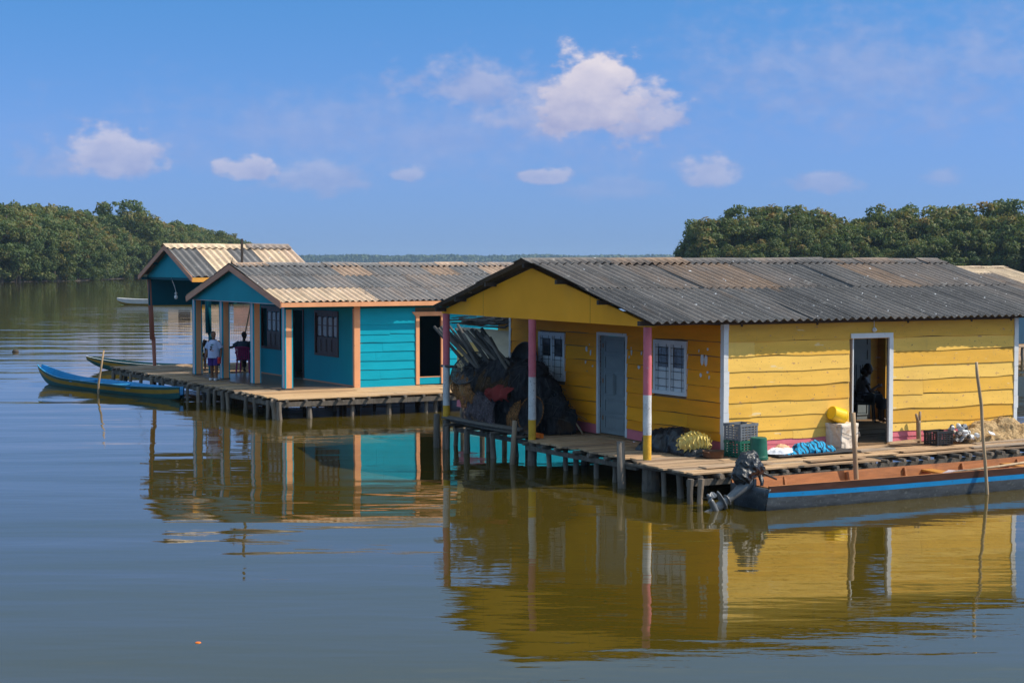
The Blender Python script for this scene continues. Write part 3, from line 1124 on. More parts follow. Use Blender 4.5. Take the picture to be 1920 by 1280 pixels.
# doorway in the long wall
mb = MB()
fbox(mb, fL, 3.02, 4.09, -.05, .040, 2.64, 2.735)
fbox(mb, fL, 4.00, 4.10, -.05, .036, .56, 2.64)
fbox(mb, fL, 3.075, 3.10, -.05, .020, .56, 2.64)
mb.build('door_frame', M_WHITE, YH)
panel_door(YH, 'door', mapper('v', 4.165, -1), 6.28, 7.16, .56, 2.58, M_GREYDOOR, [(.05, .20, 2), (.24, .62, 4), (.66, .79, 1), (.83, .96, 1)], d=.0)
# door and windows of the porch wall
mb = MB()
fbox(mb, fF, 4.36, 4.43, -.05, .034, .56, 2.67)
fbox(mb, fF, 3.29, 4.36, -.05, .036, 2.61, 2.675)
fbox(mb, fF, 3.29, 3.36, -.05, .018, .56, 2.61)
mb.build('door_frame', M_WHITE, YH)
dr = panel_door(YH, 'door', fF, 3.365, 4.27, .575, 2.60, M_GREYDOOR, [(.05, .19, 1), (.22, .36, 1), (.40, .62, 2), (.66, .80, 1), (.83, .96, 1)], d=-.035)
mb = MB()
fbox(mb, fF, 4.275, 4.35, -.06, -.03, .575, 2.60)
mb.build('door_stile', M_GREYDOOR, dr)
for z in (.85, 1.62, 2.35):
    mb = MB()
    fbox(mb, fF, 4.255, 4.285, -.034, -.022, z, z + .09)
    mb.build('hinge', M_BRASS, dr)
shutter_window(YH, fF, *WIN1)
shutter_window(YH, fF, *WIN2)
# scraps of old white notices and flaked paint on the porch wall
mb = MB()
r = random.Random(5)
for (v, z, w, h) in ((4.84, 2.29, .07, .12), (4.68, 2.22, .05, .14), (4.88, 2.02, .04, .06), (4.72, 2.4, .03, .04), (4.6, 1.95, .05, .05), (3.12, 2.33, .05, .16), (3.2, 2.2, .05, .06), (2.85, 2.02, .10, .07), (2.75, 2.3, .04, .08),
                     (3.0, 2.1, .03, .05), (.68, 2.28, .11, .22), (.55, 2.26, .10, .20), (.50, 2.48, .05, .05), (.72, 1.98, .06, .08), (.50, 2.05, .07, .07), (.45, 1.95, .04, .08), (.78, 2.44, .03, .07)):
    k = 7
    pts = [(v + w / 2 * math.cos(6.283 * i / k + .3) * r.uniform(.7, 1.15), z + h / 2 * math.sin(6.283 * i / k + .3) * r.uniform(.7, 1.2)) for i in range(k)]
    mb = MB()
    mb.prism(pts, lambda p: fF(p[0], .0265, p[1]), lambda p: fF(p[0], .005, p[1]))
    mb.build('notice_scrap', M_WHITE, wf)
# roof
RY, EN, EF = (4.15, 4.15), (-.36, 3.04), (8.20, 3.13)
mb = MB()
corrugated_slope(mb, -1.95, 9.1, RY, EN, 2, seed=41, tint_fn=tint_yellow)
corrugated_slope(mb, -1.95, 9.1, RY, EF, 2, seed=42, tint_fn=tint_yellow)
roof = mb.build('roof', M_ROOF, YH, smooth=False)
ridge_cap(-1.97, 9.1, RY, EN, EF, seed=43, tint_fn=lambda a, b, r: r.choice([.3, .42, .5, .6, .25])).build('ridge_cap', M_ROOF, roof)


def slope_z(v, rg, en, ef):
    e = en if v < rg[0] else ef
    return rg[1] + (e[1] - rg[1]) * (v - rg[0]) / (e[0] - rg[0])


for v in (-.075, 1.35, 2.85, 4.15, 5.75, 7.1, 8.05):
    z = slope_z(v, RY, EN, EF)
    mb = MB()
    mb.span((-1.97 + rng.uniform(0, .05), v - .035, z - .135), (9.0, v + .035, z - .050))
    mb.build('purlin', M_RAFTER, YH)
for u in (.4, 2.2, 4.5, 6.2, 7.3):                  # rafter tails under the eave
    mb = MB()
    mb.beam((u, -.015, slope_z(-.015, RY, EN, EF) - .17), (u, 4.2, slope_z(4.2, RY, EN, EF) - .19), .05, .08)
    mb.build('rafter', M_RAFTER, YH)
mb = MB()
mb.prism([(-.22, 2.945), (8.24, 2.985), (8.24, 3.045), (4.25, 4.00), (-.06, 2.985)], lambda p: Vector((-1.70, p[0], p[1])), lambda p: Vector((-1.655, p[0], p[1])))
gb = mb.build('gable_board', M_YELG, YH)
for v in (2.0, 6.3):
    mb = MB()
    mb.span((-1.7025, v, 2.955), (-1.699, v + .006, 3.48))
    mb.build('board_seam', M_RAFTER, gb)
porch_post(YH, -1.70, 0.03, .50, 2.945, .98, 1.71, 1)
porch_post(YH, -1.70, 4.22, .46, 2.965, .93, 1.80, 2)
porch_post(YH, -1.70, 8.02, .62, 2.985, .95, 1.84, 3)
# lamp socket over the long-wall door
mb = MB()
mb.lathe([(.0, .0), (.045, .0), (.045, .025), (.025, .03), (.0, .03)], 14, Matrix.Rotation(R(90), 3, 'X'), (3.60, -.025, 2.80))
mb.tube([(3.60, -.028, 2.97), (3.605, -.028, 2.83)], .006, 6)
lamp = mb.build('lamp_holder', M_WHITE, YH)
mb = MB()
mb.ell((3.60, -.075, 2.80), (.026, .03, .026))
mb.build('bulb', M_BULB, lamp)
# lean-to wall at the back of the porch, and the sticks laid over it
mb = MB()
plank_wall(mb, mapper('u', .5, -1), 8.17, 11.7, .86, 2.52, [], bh=.31, seed=51, lap=.02, joints=.9)
for (fa, fb, za, zb) in ((8.17, 9.6, 2.52, 2.78),):
    plank_wall(mb, mapper('u', .5, -1), fa, fb, za, zb, [], bh=.26, seed=52)
M_PATCH = mat('patchy_yellow_boards', (0.5, 0.36, 0.13), 0.7, 0.15, 2, (0.5, 0.5, 2), bump=0.15, bscale=12, tints=[(0.66, 0.36, 0.04), (0.50, 0.46, 0.36), (0.70, 0.42, 0.08)],
              stains=[((0.50, 0.48, 0.42), 1.6, 0.56, 0.12, 0.6)])
lt = mb.build('lean_to_wall', M_PATCH, YH)
mb = MB()
plank_wall(mb, mapper('u', .5, -1), 8.17, 11.7, .58, .87, [], bh=.145, seed=53)
mb.build('skirting', M_PINK, lt)
mb = MB()
core_wall(mb, mapper('u', .5, -1), 8.17, 11.7, .58, 2.78, [(9.6, 11.8, 2.52, 2.9)])
mb.build('wall_lining', M_INT, lt)
mb = MB()
for (v, z) in ((8.3, .55), (9.4, .55), (10.5, .55), (11.5, .55)):
    mb.tube([(.55, v, -1.2), (.56, v + .03, .62)], [.07, .06], 9, rng.random())
mb.build('stilt', M_PILE, lt)

# the yellow house's deck
YD = empty('wooden_deck', OY, AX, 'weathered plank deck on stilts around the yellow house, strewn with crates and nets', 'deck')


def yd_edge(v):
    ua = -2.14 if v < -.05 else -1.84
    if -1.0 < v < -.05:
        ua = -2.02 - .12 * (-v)
    if v > 4.3:
        ua = -1.28
    return ua


mb = MB()
plank_area(mb, lambda v: (yd_edge(v), 2.05 + .3 * mnoise.noise(Vector((v * 3, 0, 0)))) if v < -1.72 else (yd_edge(v), 9.3), -2.02, -.02, .52, .20, 61, jag=.05)
plank_area(mb, lambda v: (yd_edge(v), -.03), .0, 8.6, .52, .21, 62, jag=.07, joint=1.6)
mb.build('decking', M_DECK, YD)
mb = MB()                                           # odd boards laid over the others
for (u, v, L_, w, a) in ((3.2, -1.25, 1.6, .22, .03), (2.2, -1.55, 1.2, .2, -.05), (4.0, -1.35, 1.8, .2, .02), (1.2, -1.75, 1.3, .22, .02), (5.9, -1.45, 2.2, .24, -.01), (2.9, -.9, .9, .18, .08), (-.9, -1.6, 1.5, .24, .03)):
    c, s = math.cos(a) * L_ / 2, math.sin(a) * L_ / 2
    mb.beam((u - c, v - s, .55), (u + c, v + s, .558), w, .022, tint=rng.random())
mb.build('loose_plank', M_DECK, YD)
u = -2.0
while u < 9.2:
    mb = MB()
    v0 = -2.10 if u < 2.0 else -1.80
    mb.tube([(u, v0 + rng.uniform(-.06, .03), .445), (u + rng.uniform(-.05, .05), -.8, .45), (u + rng.uniform(-.06, .06), .3, .445)], [rng.uniform(.032, .05)] * 3, 9, rng.random())
    mb.build('joist', M_PILE, YD)
    u += rng.uniform(.26, .46)
v = .6
while v < 8.4:
    mb = MB()
    ua = yd_edge(v) - .06
    mb.tube([(ua, v, .445), (-.9, v + rng.uniform(-.05, .05), .45), (.1, v, .445)], [rng.uniform(.034, .048)] * 3, 9, rng.random())
    mb.build('joist', M_PILE, YD)
    v += rng.uniform(.5, .8)
for (p0, p1, w, h) in (((-2.22, -1.98, .345), (2.0, -1.98, .345), .05, .11), ((1.9, -1.62, .34), (9.2, -1.62, .34), .05, .11), ((-1.80, .2, .36), (-1.78, 4.3, .36), .05, .09), ((-1.3, 4.2, .36), (-1.26, 8.5, .36), .05, .09)):
    mb = MB()
    mb.beam(p0, p1, w, h, tint=.1)
    mb.build('beam', M_PILE, YD)
for (u, v) in ((-2.22, -2.05), (-2.02, -2.12), (-2.05, -1.0), (-1.95, -1.3), (-1.62, 3.75), (-1.62, 3.1), (-1.66, 2.55), (-1.74, 1.75), (-1.72, 1.1), (-1.25, 4.9), (-1.2, 5.8), (-1.25, 6.9), (-1.2, 7.9), (-1.25, 8.4),
               (-1.1, -1.8), (-.3, -1.85), (.6, -1.8), (1.7, -1.8), (2.5, -1.5), (3.3, -1.55), (3.9, -1.5), (4.5, -1.45), (5.1, -1.5), (5.7, -1.5), (6.4, -1.45), (7.2, -1.5), (8.2, -1.5), (9.1, -1.5)):
    stilt(YD, u + rng.uniform(-.03, .03), v, .42)
for u in (-.7, .5, 1.7, 2.9, 4.1, 5.3, 6.5, 7.5):
    for v in (-.2, 1.7, 3.9, 6.0, 8.0):
        if rng.random() < .85:
            stilt(YD, u + rng.uniform(-.25, .25), v + rng.uniform(-.2, .2), .46)
mb = MB()
mb.tube([(-1.86, -.35, -1.2), (-1.84, -.3, .2), (-1.85, -.32, .44)], [.15, .16, .15], 12, .2)
mb.build('stilt', M_PILE, YD)

# poles and posts standing free in the water beside it
def pole_thing(name, label, cat, pts, rads, m, tint=.5, group=None, n=9):
    base = Vector(pts[0])
    mb = MB()
    mb.tube([Vector(p) - base for p in pts], rads, n, tint)
    o = mb.build(name, m, None, smooth=True, loc=base)
    return tag(o, label, cat, group)


pole_thing('mooring_post', 'thick grey stub of a post rising past the deck edge beside the banded corner post', 'post', [Y(-2.12, .28, -1.2), Y(-2.10, .26, 0), Y(-2.11, .29, .86)], [.085, .08, .075], M_PILE, .6)
pole_thing('mooring_post', 'thin reddish stake leaning in the water in front of the stacked poles', 'post', [Y(-1.98, 4.62, -1.2), Y(-1.98, 4.55, 0), Y(-1.97, 4.46, .90)], [.055, .05, .05], M_POLE, .15)
pole_thing('mooring_post', 'short dark stake against the far banded porch post, mostly in shade', 'post', [Y(-1.86, 8.22, -1.2), Y(-1.84, 8.22, .75)], [.08, .07], M_PILE, .1)
pole_thing('bamboo_pole', 'upright brown pole standing between the long motor canoe and the deck, beside the foam box', 'pole', [Y(1.10, -2.5, -1.2), Y(1.07, -2.5, .3), Y(1.03, -2.49, .9), Y(.98, -2.5, 1.46)], [.042, .044, .042, .046], M_POLE, .45)
pole_thing('punting_pole', 'long thin bent pole stuck in the water outside the canoe, leaning towards the house', 'pole',
           [Y(3.17, -3.60, -1.2), Y(3.15, -3.60, 0), Y(3.10, -3.59, .55), Y(3.04, -3.58, 1.1), Y(3.0, -3.58, 1.6), Y(2.90, -3.57, 2.15), Y(2.88, -3.57, 2.36)], [.03, .03, .031, .029, .03, .028, .026], M_POLE, .75)

# ------------------------------------------------------------------ the long motor canoe
def hull_sections(Ln, half, hgt, n=44, bow_rise=.35, bow_len=.4, stern_w=.9, bot=.62, thick=.035, pointed_stern=False, draft=.10, stern_rise=.0):
    """sections from the stern (x=0) to the bow (x=Ln); each a list of half outline points y, z"""
    out = []
    for i in range(n + 1):
        t = i / n
        x = Ln * t
        if pointed_stern:
            f = (math.sin(math.pi * min(1, max(0, t * .97 + .015)))) ** .55
        else:
            f = stern_w + (1 - stern_w) * min(1, t / .25) if t < .25 else 1.0
            if t > 1 - bow_len:
                q = (t - 1 + bow_len) / bow_len
                f = math.sqrt(max(0, 1 - q ** 2.1)) * .985 + .015
        w = half * f
        q = max(0, (t - (1 - bow_len)) / bow_len)
        qs = max(0, (.35 - t) / .35)
        top = hgt + bow_rise * q ** 2 + stern_rise * qs ** 2
        keel = -draft + (bow_rise + draft * .9 + hgt * .55) * q ** 4 + (stern_rise + draft * .6) * qs ** 4
        out.append((x, w, top, keel))
    return out


def make_canoe(root, secs, mats, stripe=(.60, .76), strake=(.76, 1.0), bot=.62, thick=.035, transom=True, names=('hull', 'stripe', 'strake', 'gunwale', 'lining')):
    def sec_pts(s):
        x, w, top, keel = s

        def P(f, inn=0.0):
            z = keel + (top - keel) * f
            y = (w - inn) * (bot + (1 - bot) * (f ** .8))
            return max(y, .004), z
        o = [(0.0, keel), (w * bot * .92, keel)]
        o += [P(f) for f in (.12, .35, stripe[0])]
        st = [P(stripe[0]), P(stripe[1])]
        sk = [P(strake[0]), P(strake[1])]
        gw = [P(1.0), (max(P(1.0)[0] - thick, .003), top + .004)]
        inn = [(max(P(1.0)[0] - thick, .003), top + .004)] + [(max(P(f)[0] - thick * .8, .002), P(f)[1]) for f in (.6, .30)] + [(0.0, keel + (top - keel) * .30)]
        return [o, st, sk, gw, inn]
    S_ = [(s[0], sec_pts(s)) for s in secs]
    objs = []
    for k in range(5):
        mb = MB()
        for side in (1, -1):
            vs, fs = [], []
            m = len(S_[0][1][k])
            for (x, p) in S_:
                vs += [(x, side * y, z) for (y, z) in p[k]]
            for i in range(len(S_) - 1):
                for j in range(m - 1):
                    fs.append((i * m + j, i * m + j + 1, (i + 1) * m + j + 1, (i + 1) * m + j))
            mb.add(vs, fs)
        if k == 0 and transom:
            x, w, top, keel = secs[0]
            y1 = (w - .002)
            pts = [(-w * bot * .92, keel), (w * bot * .92, keel), (y1 * (bot + (1 - bot) * .75), keel + (top - keel) * .7), (y1, top - .05), (-y1, top - .05), (-y1 * (bot + (1 - bot) * .75), keel + (top - keel) * .7)]
            mb.prism(pts, lambda p: Vector((x - .003, p[0], p[1])), lambda p: Vector((x + .045, p[0] * .985, p[1])))
        objs.append(mb.build(names[k], mats[k], root, smooth=(k in (0,)), recalc=True))
    return objs


BC = empty('motor_canoe', Y(-1.60, -2.92, 0), AX, 'long charcoal canoe with a bright blue stripe and bare timber inside, by the yellow house', 'boat')
secs = hull_sections(10.2, .60, .42, bow_rise=.30, bow_len=.45, draft=.12)
hull = make_canoe(BC, secs, [M_HULLD, M_BLUE, M_HULLS, M_BOATW, M_BOATW], stripe=(.60, .76), strake=(.765, 1.0), bot=.78)
for i, x in enumerate((1.15, 2.55, 3.9, 5.3, 6.7)):
    for sd in (-1, 1):
        mb = MB()
        mb.beam((x, sd * .455, .06), (x, sd * .535, .40), .05, .045, up=(1, 0, 0))
        mb.build('rib', M_BOATW, hull[4])
for i, (x, a) in enumerate(((4.35, .10), (6.4, 0))):
    mb = MB()
    mb.beam((x, -.53, .315), (x + a, .54, .325), .26, .035)
    mb.span((x - .11, -.02, .01), (x + .11, .02, .30))
    mb.build('thwart', M_THWART, BC)
mb = MB()
mb.beam((.06, -.47, .33), (.06, .47, .33), .04, .12)
mb.build('transom_board', M_BOATW, BC)
# things lying in it
p0 = Y(2.2, -3.25, .20)
pole_thing('paddle_pole', 'pale pole lying along the inside of the canoe towards the bow', 'pole', [Y(2.55, -3.38, .40), Y(3.6, -3.42, .45), Y(4.6, -3.40, .50), Y(6.3, -3.25, .55)], [.022, .024, .022, .02], M_POLE, .9)
mb = MB()
for (u, v, z, L_, a) in ((0, 0, 0, .5, .3), (.2, .06, .01, .55, -.1), (-.2, .03, .01, .4, .5)):
    mb.beam((u - L_ / 2 * math.cos(a), v - L_ / 2 * math.sin(a), z), (u + L_ / 2 * math.cos(a), v + L_ / 2 * math.sin(a), z + .02), .12, .02, tint=.5)
tag(mb.build('driftwood_boards', M_PALE, None, loc=Y(2.75, -3.28, .37), rz=AX), 'small pale grey-lilac boards lying across the canoe beside the bent pole', 'boards')
# outboard motor
OM = empty('outboard_motor', Y(-1.62, -2.92, .42), AX, 'tilted outboard motor on the canoe stern with its head wrapped in a black bin bag', 'outboard motor')
ax = Vector((-.86, 0, -.50)).normalized()          # down the leg
nx = Vector((-.50, 0, .86)).normalized()
yx = Vector((0, 1, 0))
MM = Matrix((nx, yx, ax)).transposed()             # local z runs down the leg


def leg_shape(prof):
    """prof: list of (along, half chord front, half chord back, half thickness)"""
    mb = MB()
    vs, fs = [], []
    k = 10
    for (s, ca, cb, th) in prof:
        for j in range(k):
            a = 6.2832 * j / k
            c = math.cos(a)
            x = (ca if c > 0 else cb) * c
            vs.append(MM @ Vector((x, th * math.sin(a), s)))
    for i in range(len(prof) - 1):
        for j in range(k):
            j2 = (j + 1) % k
            fs.append((i * k + j, i * k + j2, (i + 1) * k + j2, (i + 1) * k + j))
    fs.append(tuple(reversed(range(k))))
    fs.append(tuple((len(prof) - 1) * k + j for j in range(k)))
    return mb.add(vs, fs)


mb = leg_shape([(-.05, .13, .11, .10), (.15, .11, .10, .085), (.32, .085, .085, .055), (.52, .075, .075, .040), (.62, .085, .07, .038), (.70, .09, .08, .036), (.80, .10, .09, .030)])
mb.build('leg_casing', M_MOTOR, OM, smooth=True)
mb = leg_shape([(.60, .24, .12, .080), (.612, .25, .12, .085), (.624, .24, .12, .080)])
mb.build('cavitation_plate', M_MOTOR, OM)
mb = leg_shape([(.50, .10, .10, .07), (.512, .11, .105, .075), (.524, .10, .10, .07)])
mb.build('splash_plate', M_MOTOR, OM)
mb = MB()
mb.lathe([(.0, -.26), (.03, -.22), (.05, -.12), (.055, .02), (.048, .14), (.035, .18)], 14, MM @ Matrix.Rotation(R(90), 3, 'Y'), MM @ Vector((.03, 0, .80)), cap1=True)
mb.build('gearcase', M_MOTOR, OM, smooth=True)
mb = MB()
vs = [MM @ Vector(p) for p in ((-.10, .008, .82), (.06, .008, .82), (.10, .004, 1.0), (.02, .004, 1.02), (-.10, -.008, .82), (.06, -.008, .82), (.10, -.004, 1.0), (.02, -.004, 1.02))]
mb.add(vs, [(0, 1, 2, 3), (7, 6, 5, 4), (0, 4, 5, 1), (1, 5, 6, 2), (2, 6, 7, 3), (3, 7, 4, 0)])
mb.build('skeg', M_MOTOR, OM)
mb = MB()
cpt = Vector((.24, 0, .80))
mb.lathe([(.0, .08), (.025, .06), (.038, 0), (.04, -.05), (.03, -.06)], 12, MM @ Matrix.Rotation(R(90), 3, 'Y'), MM @ cpt, cap1=True)
for k in range(3):
    a = k * 2.094 + .4
    rad = Vector((0, math.cos(a), math.sin(a)))
    tan = Vector((0, -math.sin(a), math.cos(a)))
    pts = []
    for (rr, wd, tw) in ((.03, .03, .9), (.07, .06, .7), (.105, .065, .55), (.13, .03, .5)):
        cdir = tan * math.cos(tw) + Vector((1, 0, 0)) * math.sin(tw)
        pts.append((cpt + rad * rr - cdir * wd, cpt + rad * rr + cdir * wd))
    vs, fs = [], []
    for (p, q) in pts:
        for s in (-.004, .004):
            vs += [MM @ (p + Vector((s, 0, 0))), MM @ (q + Vector((s, 0, 0)))]
    for i in range(len(pts) - 1):
        o = i * 4
        fs += [(o, o + 1, o + 5, o + 4), (o + 2, o + 6, o + 7, o + 3), (o, o + 4, o + 6, o + 2), (o + 1, o + 3, o + 7, o + 5)]
    o = (len(pts) - 1) * 4
    fs.append((o, o + 1, o + 3, o + 2))
    mb.add(vs, fs)
mb.build('propeller', M_PROP, OM, smooth=False)
mb = MB()                                           # clamp bracket and tiller
mb.span((.02, -.12, -.30), (.07, .12, .08))
mb.span((-.06, -.10, -.02), (.05, .10, .06))
mb.build('clamp_bracket', M_MOTOR, OM)
mb = MB()
mb.tube([(.18, .02, .20), (.42, .03, .10), (.62, .05, .02)], [.028, .022, .016], 10)
mb.build('tiller', M_BLACKPL, OM, smooth=True)
mb = MB()
mb.ell((-.02, 0, .28), (.27, .19, .24))
mb.ell((-.12, 0, .16), (.20, .19, .20))
mb.ell((.16, .02, .22), (.18, .15, .14))
mb.ell((.02, 0, .42), (.16, .14, .12))


def bagfold(p):
    a = math.atan2(p.y, p.x)
    n = mnoise.noise(p * 5.0) * .035 + (1 - abs(mnoise.noise(Vector((p.x * 4 + p.z * 9, p.y * 9, a * 1.2))))) ** 4 * .034
    return n + mnoise.noise(p * 14) * .012 - .02


remeshed(mb, 'bag_cover', M_BAG, .016, OM, bagfold, 2)
mb = MB()
mb.tube([(.10, -.17, .14), (.11, -.21, .02), (.09, -.22, -.12), (.10, -.22, -.27)], [.035, .028, .024, .012], 8)
mb.tube([(.12, -.16, .14), (.14, -.2, .05), (.13, -.2, -.05)], [.03, .022, .015], 8)
mb.build('rope_end', M_BAG, OM, smooth=True)

# ------------------------------------------------------------------ things on the yellow house's deck
DZ = .535


def crate(name, label, loc, rz, L_, Wd, H, matl, seed=0, group=None):
    root = empty(name, loc, rz, label, 'crate', group)
    t = .012
    mb = MB()
    for (x0, y0, x1, y1) in ((-L_ / 2, -Wd / 2, L_ / 2, -Wd / 2 + t), (-L_ / 2, Wd / 2 - t, L_ / 2, Wd / 2), (-L_ / 2, -Wd / 2 + t, -L_ / 2 + t, Wd / 2 - t), (L_ / 2 - t, -Wd / 2 + t, L_ / 2, Wd / 2 - t)):
        along_x = (x1 - x0) > (y1 - y0)
        nz_ = 5
        for i in range(nz_):                        # slats
            za = .02 + (H - .08) * i / nz_
            zb = za + (H - .08) / nz_ * .55
            mb.span((x0, y0, za), (x1, y1, zb))
        ln = (x1 - x0) if along_x else (y1 - y0)
        k = max(3, round(ln / .09))
        for i in range(k + 1):                      # uprights stand just proud
            f = i / k
            wd = .022 if 0 < i < k else .04
            e = .003
            if along_x:
                c = x0 + wd / 2 + (ln - wd) * f
                mb.span((c - wd / 2, y0 - e, .0), (c + wd / 2, y1 + e, H - .05))
            else:
                c = y0 + wd / 2 + (ln - wd) * f
                mb.span((x0 - e, c - wd / 2, .0), (x1 + e, c + wd / 2, H - .05))
    mb.build('side_panel', matl, root)
    mb = MB()
    e = .012
    hw = .07
    for sgn in (-1, 1):
        mb.span((-L_ / 2 - e, sgn * (Wd / 2 - .004) - .012, H - .055), (L_ / 2 + e, sgn * (Wd / 2 - .004) + .012, H))
        x = sgn * (L_ / 2 - .004)
        mb.span((x - .012, -Wd / 2 + .009, H - .055), (x + .012, -hw, H - .001))
        mb.span((x - .012, hw, H - .055), (x + .012, Wd / 2 - .009, H - .001))
        mb.span((x - .012, -hw, H - .055), (x + .012, hw, H - .04))
        mb.span((x - .010, -hw, H - .012), (x + .010, hw, H + .004))
    mb.build('rim', matl, root)
    mb = MB()
    mb.span((-L_ / 2 + t, -Wd / 2 + t, .004), (L_ / 2 - t, Wd / 2 - t, .016))
    mb.build('base', matl, root)
    return root


CRL = Y(.08, -.42, 0)
crate('plastic_crate', 'dark green plastic crate standing on the deck under a grey crate', CRL + Vector((0, 0, DZ)), AX + R(10), .46, .40, .31, M_GREENPL)
crate('plastic_crate', 'grey plastic crate stacked on top of a green one by the house corner', CRL + Vector((0, 0, DZ + .312)), AX + R(11), .47, .41, .31, M_GREYPL)
crate('plastic_crate', 'low black plastic crate on the deck beside the pile of floats', Y(4.80, -.58, DZ), AX + R(6), .46, .34, .275, M_BLACKPL)
lb = MB()
for i in range(3):
    lb.span((-.2315, -.10 + .05 * i, .05 + .02 * i), (-.2295, -.06 + .05 * i, .12 + .02 * i))
bk = empty('plastic_bucket', Y(.10, -.93, DZ), AX, 'dark green plastic bucket standing upside down in front of the stacked crates', 'bucket')
mb = MB()
mb.lathe([(.172, 0), (.180, .0), (.180, .03), (.172, .032), (.176, .034), (.172, .055), (.168, .06), (.150, .385), (.140, .392), (.0, .385)], 32)
mb.build('body', M_GREENPL, bk, smooth=False)
mb = MB()
mb.lathe([(.120, .386), (.132, .398), (.140, .393)], 32)
mb.build('foot_ring', M_GREENPL, bk, smooth=False)
pn = empty('iron_pan', Y(-.50, -.36, DZ), AX + R(20), 'low rusty iron pan on the deck beside the stacked crates', 'pan')
mb = MB()
mb.lathe([(.0, .0), (.165, .0), (.185, .02), (.20, .13), (.206, .132), (.196, .128), (.178, .025), (.0, .015)], 28)
mb.build('bowl', M_RUST, pn, smooth=True)
for s in (-1, 1):
    mb = MB()
    mb.tube([(.19 * s, -.05, .11), (.235 * s, -.04, .12), (.235 * s, .04, .12), (.19 * s, .05, .11)], .010, 7)
    mb.build('handle', M_RUST, pn)
# black plastic sheet heaped against the porch wall
mb = MB()
for (u, v, z, a, b2, c) in ((0, .55, .10, .30, .55, .34), (.05, .10, .12, .26, .45, .40), (.0, -.28, .06, .24, .34, .36), (-.08, .8, .02, .26, .42, .16), (-.02, -.55, .0, .2, .28, .18)):
    mb.ell((u, v, z), (a, b2, c))
o = remeshed(mb, 'plastic_sheet', M_TARP, .03, None, lambda p: mnoise.noise(p * 4) * .06 + (1 - abs(mnoise.noise(Vector((p.x * 3, p.y * 7, p.z * 3))))) ** 3 * .06 + mnoise.noise(p * 12) * .015, 2, loc=Y(-.52, .72, DZ - .06), rz=AX)
tag(o, 'crumpled black plastic sheet heaped against the porch wall under the window', 'plastic sheet')
# yellow frilled bundle
fb = empty('frilled_bundle', Y(-.52, .22, DZ), AX + R(-15), 'yellow frilled bundle with petal-like edges lying in front of the black plastic heap', 'bundle')
mb = MB()
mb.ell((0, 0, .19), (.27, .17, .17), 20, 12)
mb.build('core', M_FRILL, fb, smooth=True)
fb.scale = (1.15, 1.15, 1.1)
mb = MB()
r = random.Random(9)
for i in range(9):
    x0 = -.26 + .52 * i / 8
    rr = .185 * math.sqrt(max(.12, 1 - (x0 / .30) ** 2))
    k = 22
    vs, fs = [], []
    for j in range(k + 1):
        a = 6.2832 * j / k
        w = math.sin(a * 7 + i) * .5
        for s, off in ((.88, 0), (1.06, .02), (1.15, .04)):
            e = r.uniform(-.012, .012)
            vs.append((x0 + w * off * 1.4 + e * .6, rr * s * math.cos(a), .19 + rr * s * math.sin(a) + w * off * .4 + e))
    for j in range(k):
        for q in range(2):
            fs.append((j * 3 + q, j * 3 + q + 1, j * 3 + 4 + q, j * 3 + 3 + q))
    mb.add(vs, fs)
mb.build('frill', M_FRILL, fb)
# laundry on a dark mat


def draped(name, label, cat, loc, rz, sx, sy, hfun, matl, n=40, edge=None, th=.008, seed=0):
    mb = MB()
    vs, fs = [], []
    nn = n + 1
    for j in range(nn):
        for i in range(nn):
            x, y = -1 + 2 * i / n, -1 + 2 * j / n
            ex = 1 + .16 * mnoise.noise(Vector((y * 2.2, seed, x))) if abs(x) > .5 else 1
            ey = 1 + .16 * mnoise.noise(Vector((x * 2.2, seed + 5, y))) if abs(y) > .5 else 1
            q = math.sqrt(max(0, 1 - .5 * y * y)) if edge == 'round' else 1
            p = math.sqrt(max(0, 1 - .5 * x * x)) if edge == 'round' else 1
            X, Yy = x * q * sx * ex, y * p * sy * ey
            vs.append((X, Yy, hfun(x, y) + th))
    top = len(vs)
    vs += [(a, b_, max(0.0, c - th)) for (a, b_, c) in vs]
    for j in range(n):
        for i in range(n):
            a = j * nn + i
            fs.append((a, a + 1, a + nn + 1, a + nn))
            fs.append((top + a, top + a + nn, top + a + nn + 1, top + a + 1))
    for i in range(n):
        for (a, c) in ((i, i + 1), (n * nn + i + 1, n * nn + i), ((i + 1) * nn, i * nn), (i * nn + n, (i + 1) * nn + n)):
            fs.append((a, top + a, top + c, c))
    mb.add(vs, fs)
    return tag(mb.build(name, matl, None, smooth=True, loc=loc, rz=rz), label, cat)


def ridged(x, y, s, amp, base):
    e = max(0, 1 - (x * x + y * y) ** .7)
    n = (1 - abs(mnoise.noise(Vector((x * 2.2 + s, y * 4.5, s))))) ** 3 * .5 + mnoise.noise(Vector((x * 3, y * 3, s + 4))) * .3
    return max(.0, (base * e ** .7 + amp * n * min(1, e * 3)))


draped('floor_mat', 'dark cloth mat spread on the deck under the laundry', 'mat', Y(1.55, -.62, DZ + .003), AX, 1.0, .36, lambda x, y: .012 + .018 * mnoise.noise(Vector((x * 3, y * 2, 1))), M_MAT)
mb = MB()
for (u, v, z, a, b2, c) in ((0, 0, .03, .42, .20, .10), (.18, .03, .08, .26, .16, .11), (-.12, .04, .07, .22, .15, .10), (.42, .0, .02, .24, .16, .07), (-.40, -.05, .0, .26, .13, .06), (-.58, -.10, .0, .16, .07, .04), (.05, -.10, .02, .3, .12, .07)):
    mb.ell((u, v, z), (a, b2, c))
o = remeshed(mb, 'striped_cloth', M_STRIPE, .014, None, lambda p: (1 - abs(mnoise.noise(Vector((p.x * 5, p.y * 9, p.z * 6))))) ** 3 * .05 + mnoise.noise(p * 12) * .012 - .02, 1, loc=Y(1.50, -.64, DZ + .02), rz=AX + R(4), floor=.0)
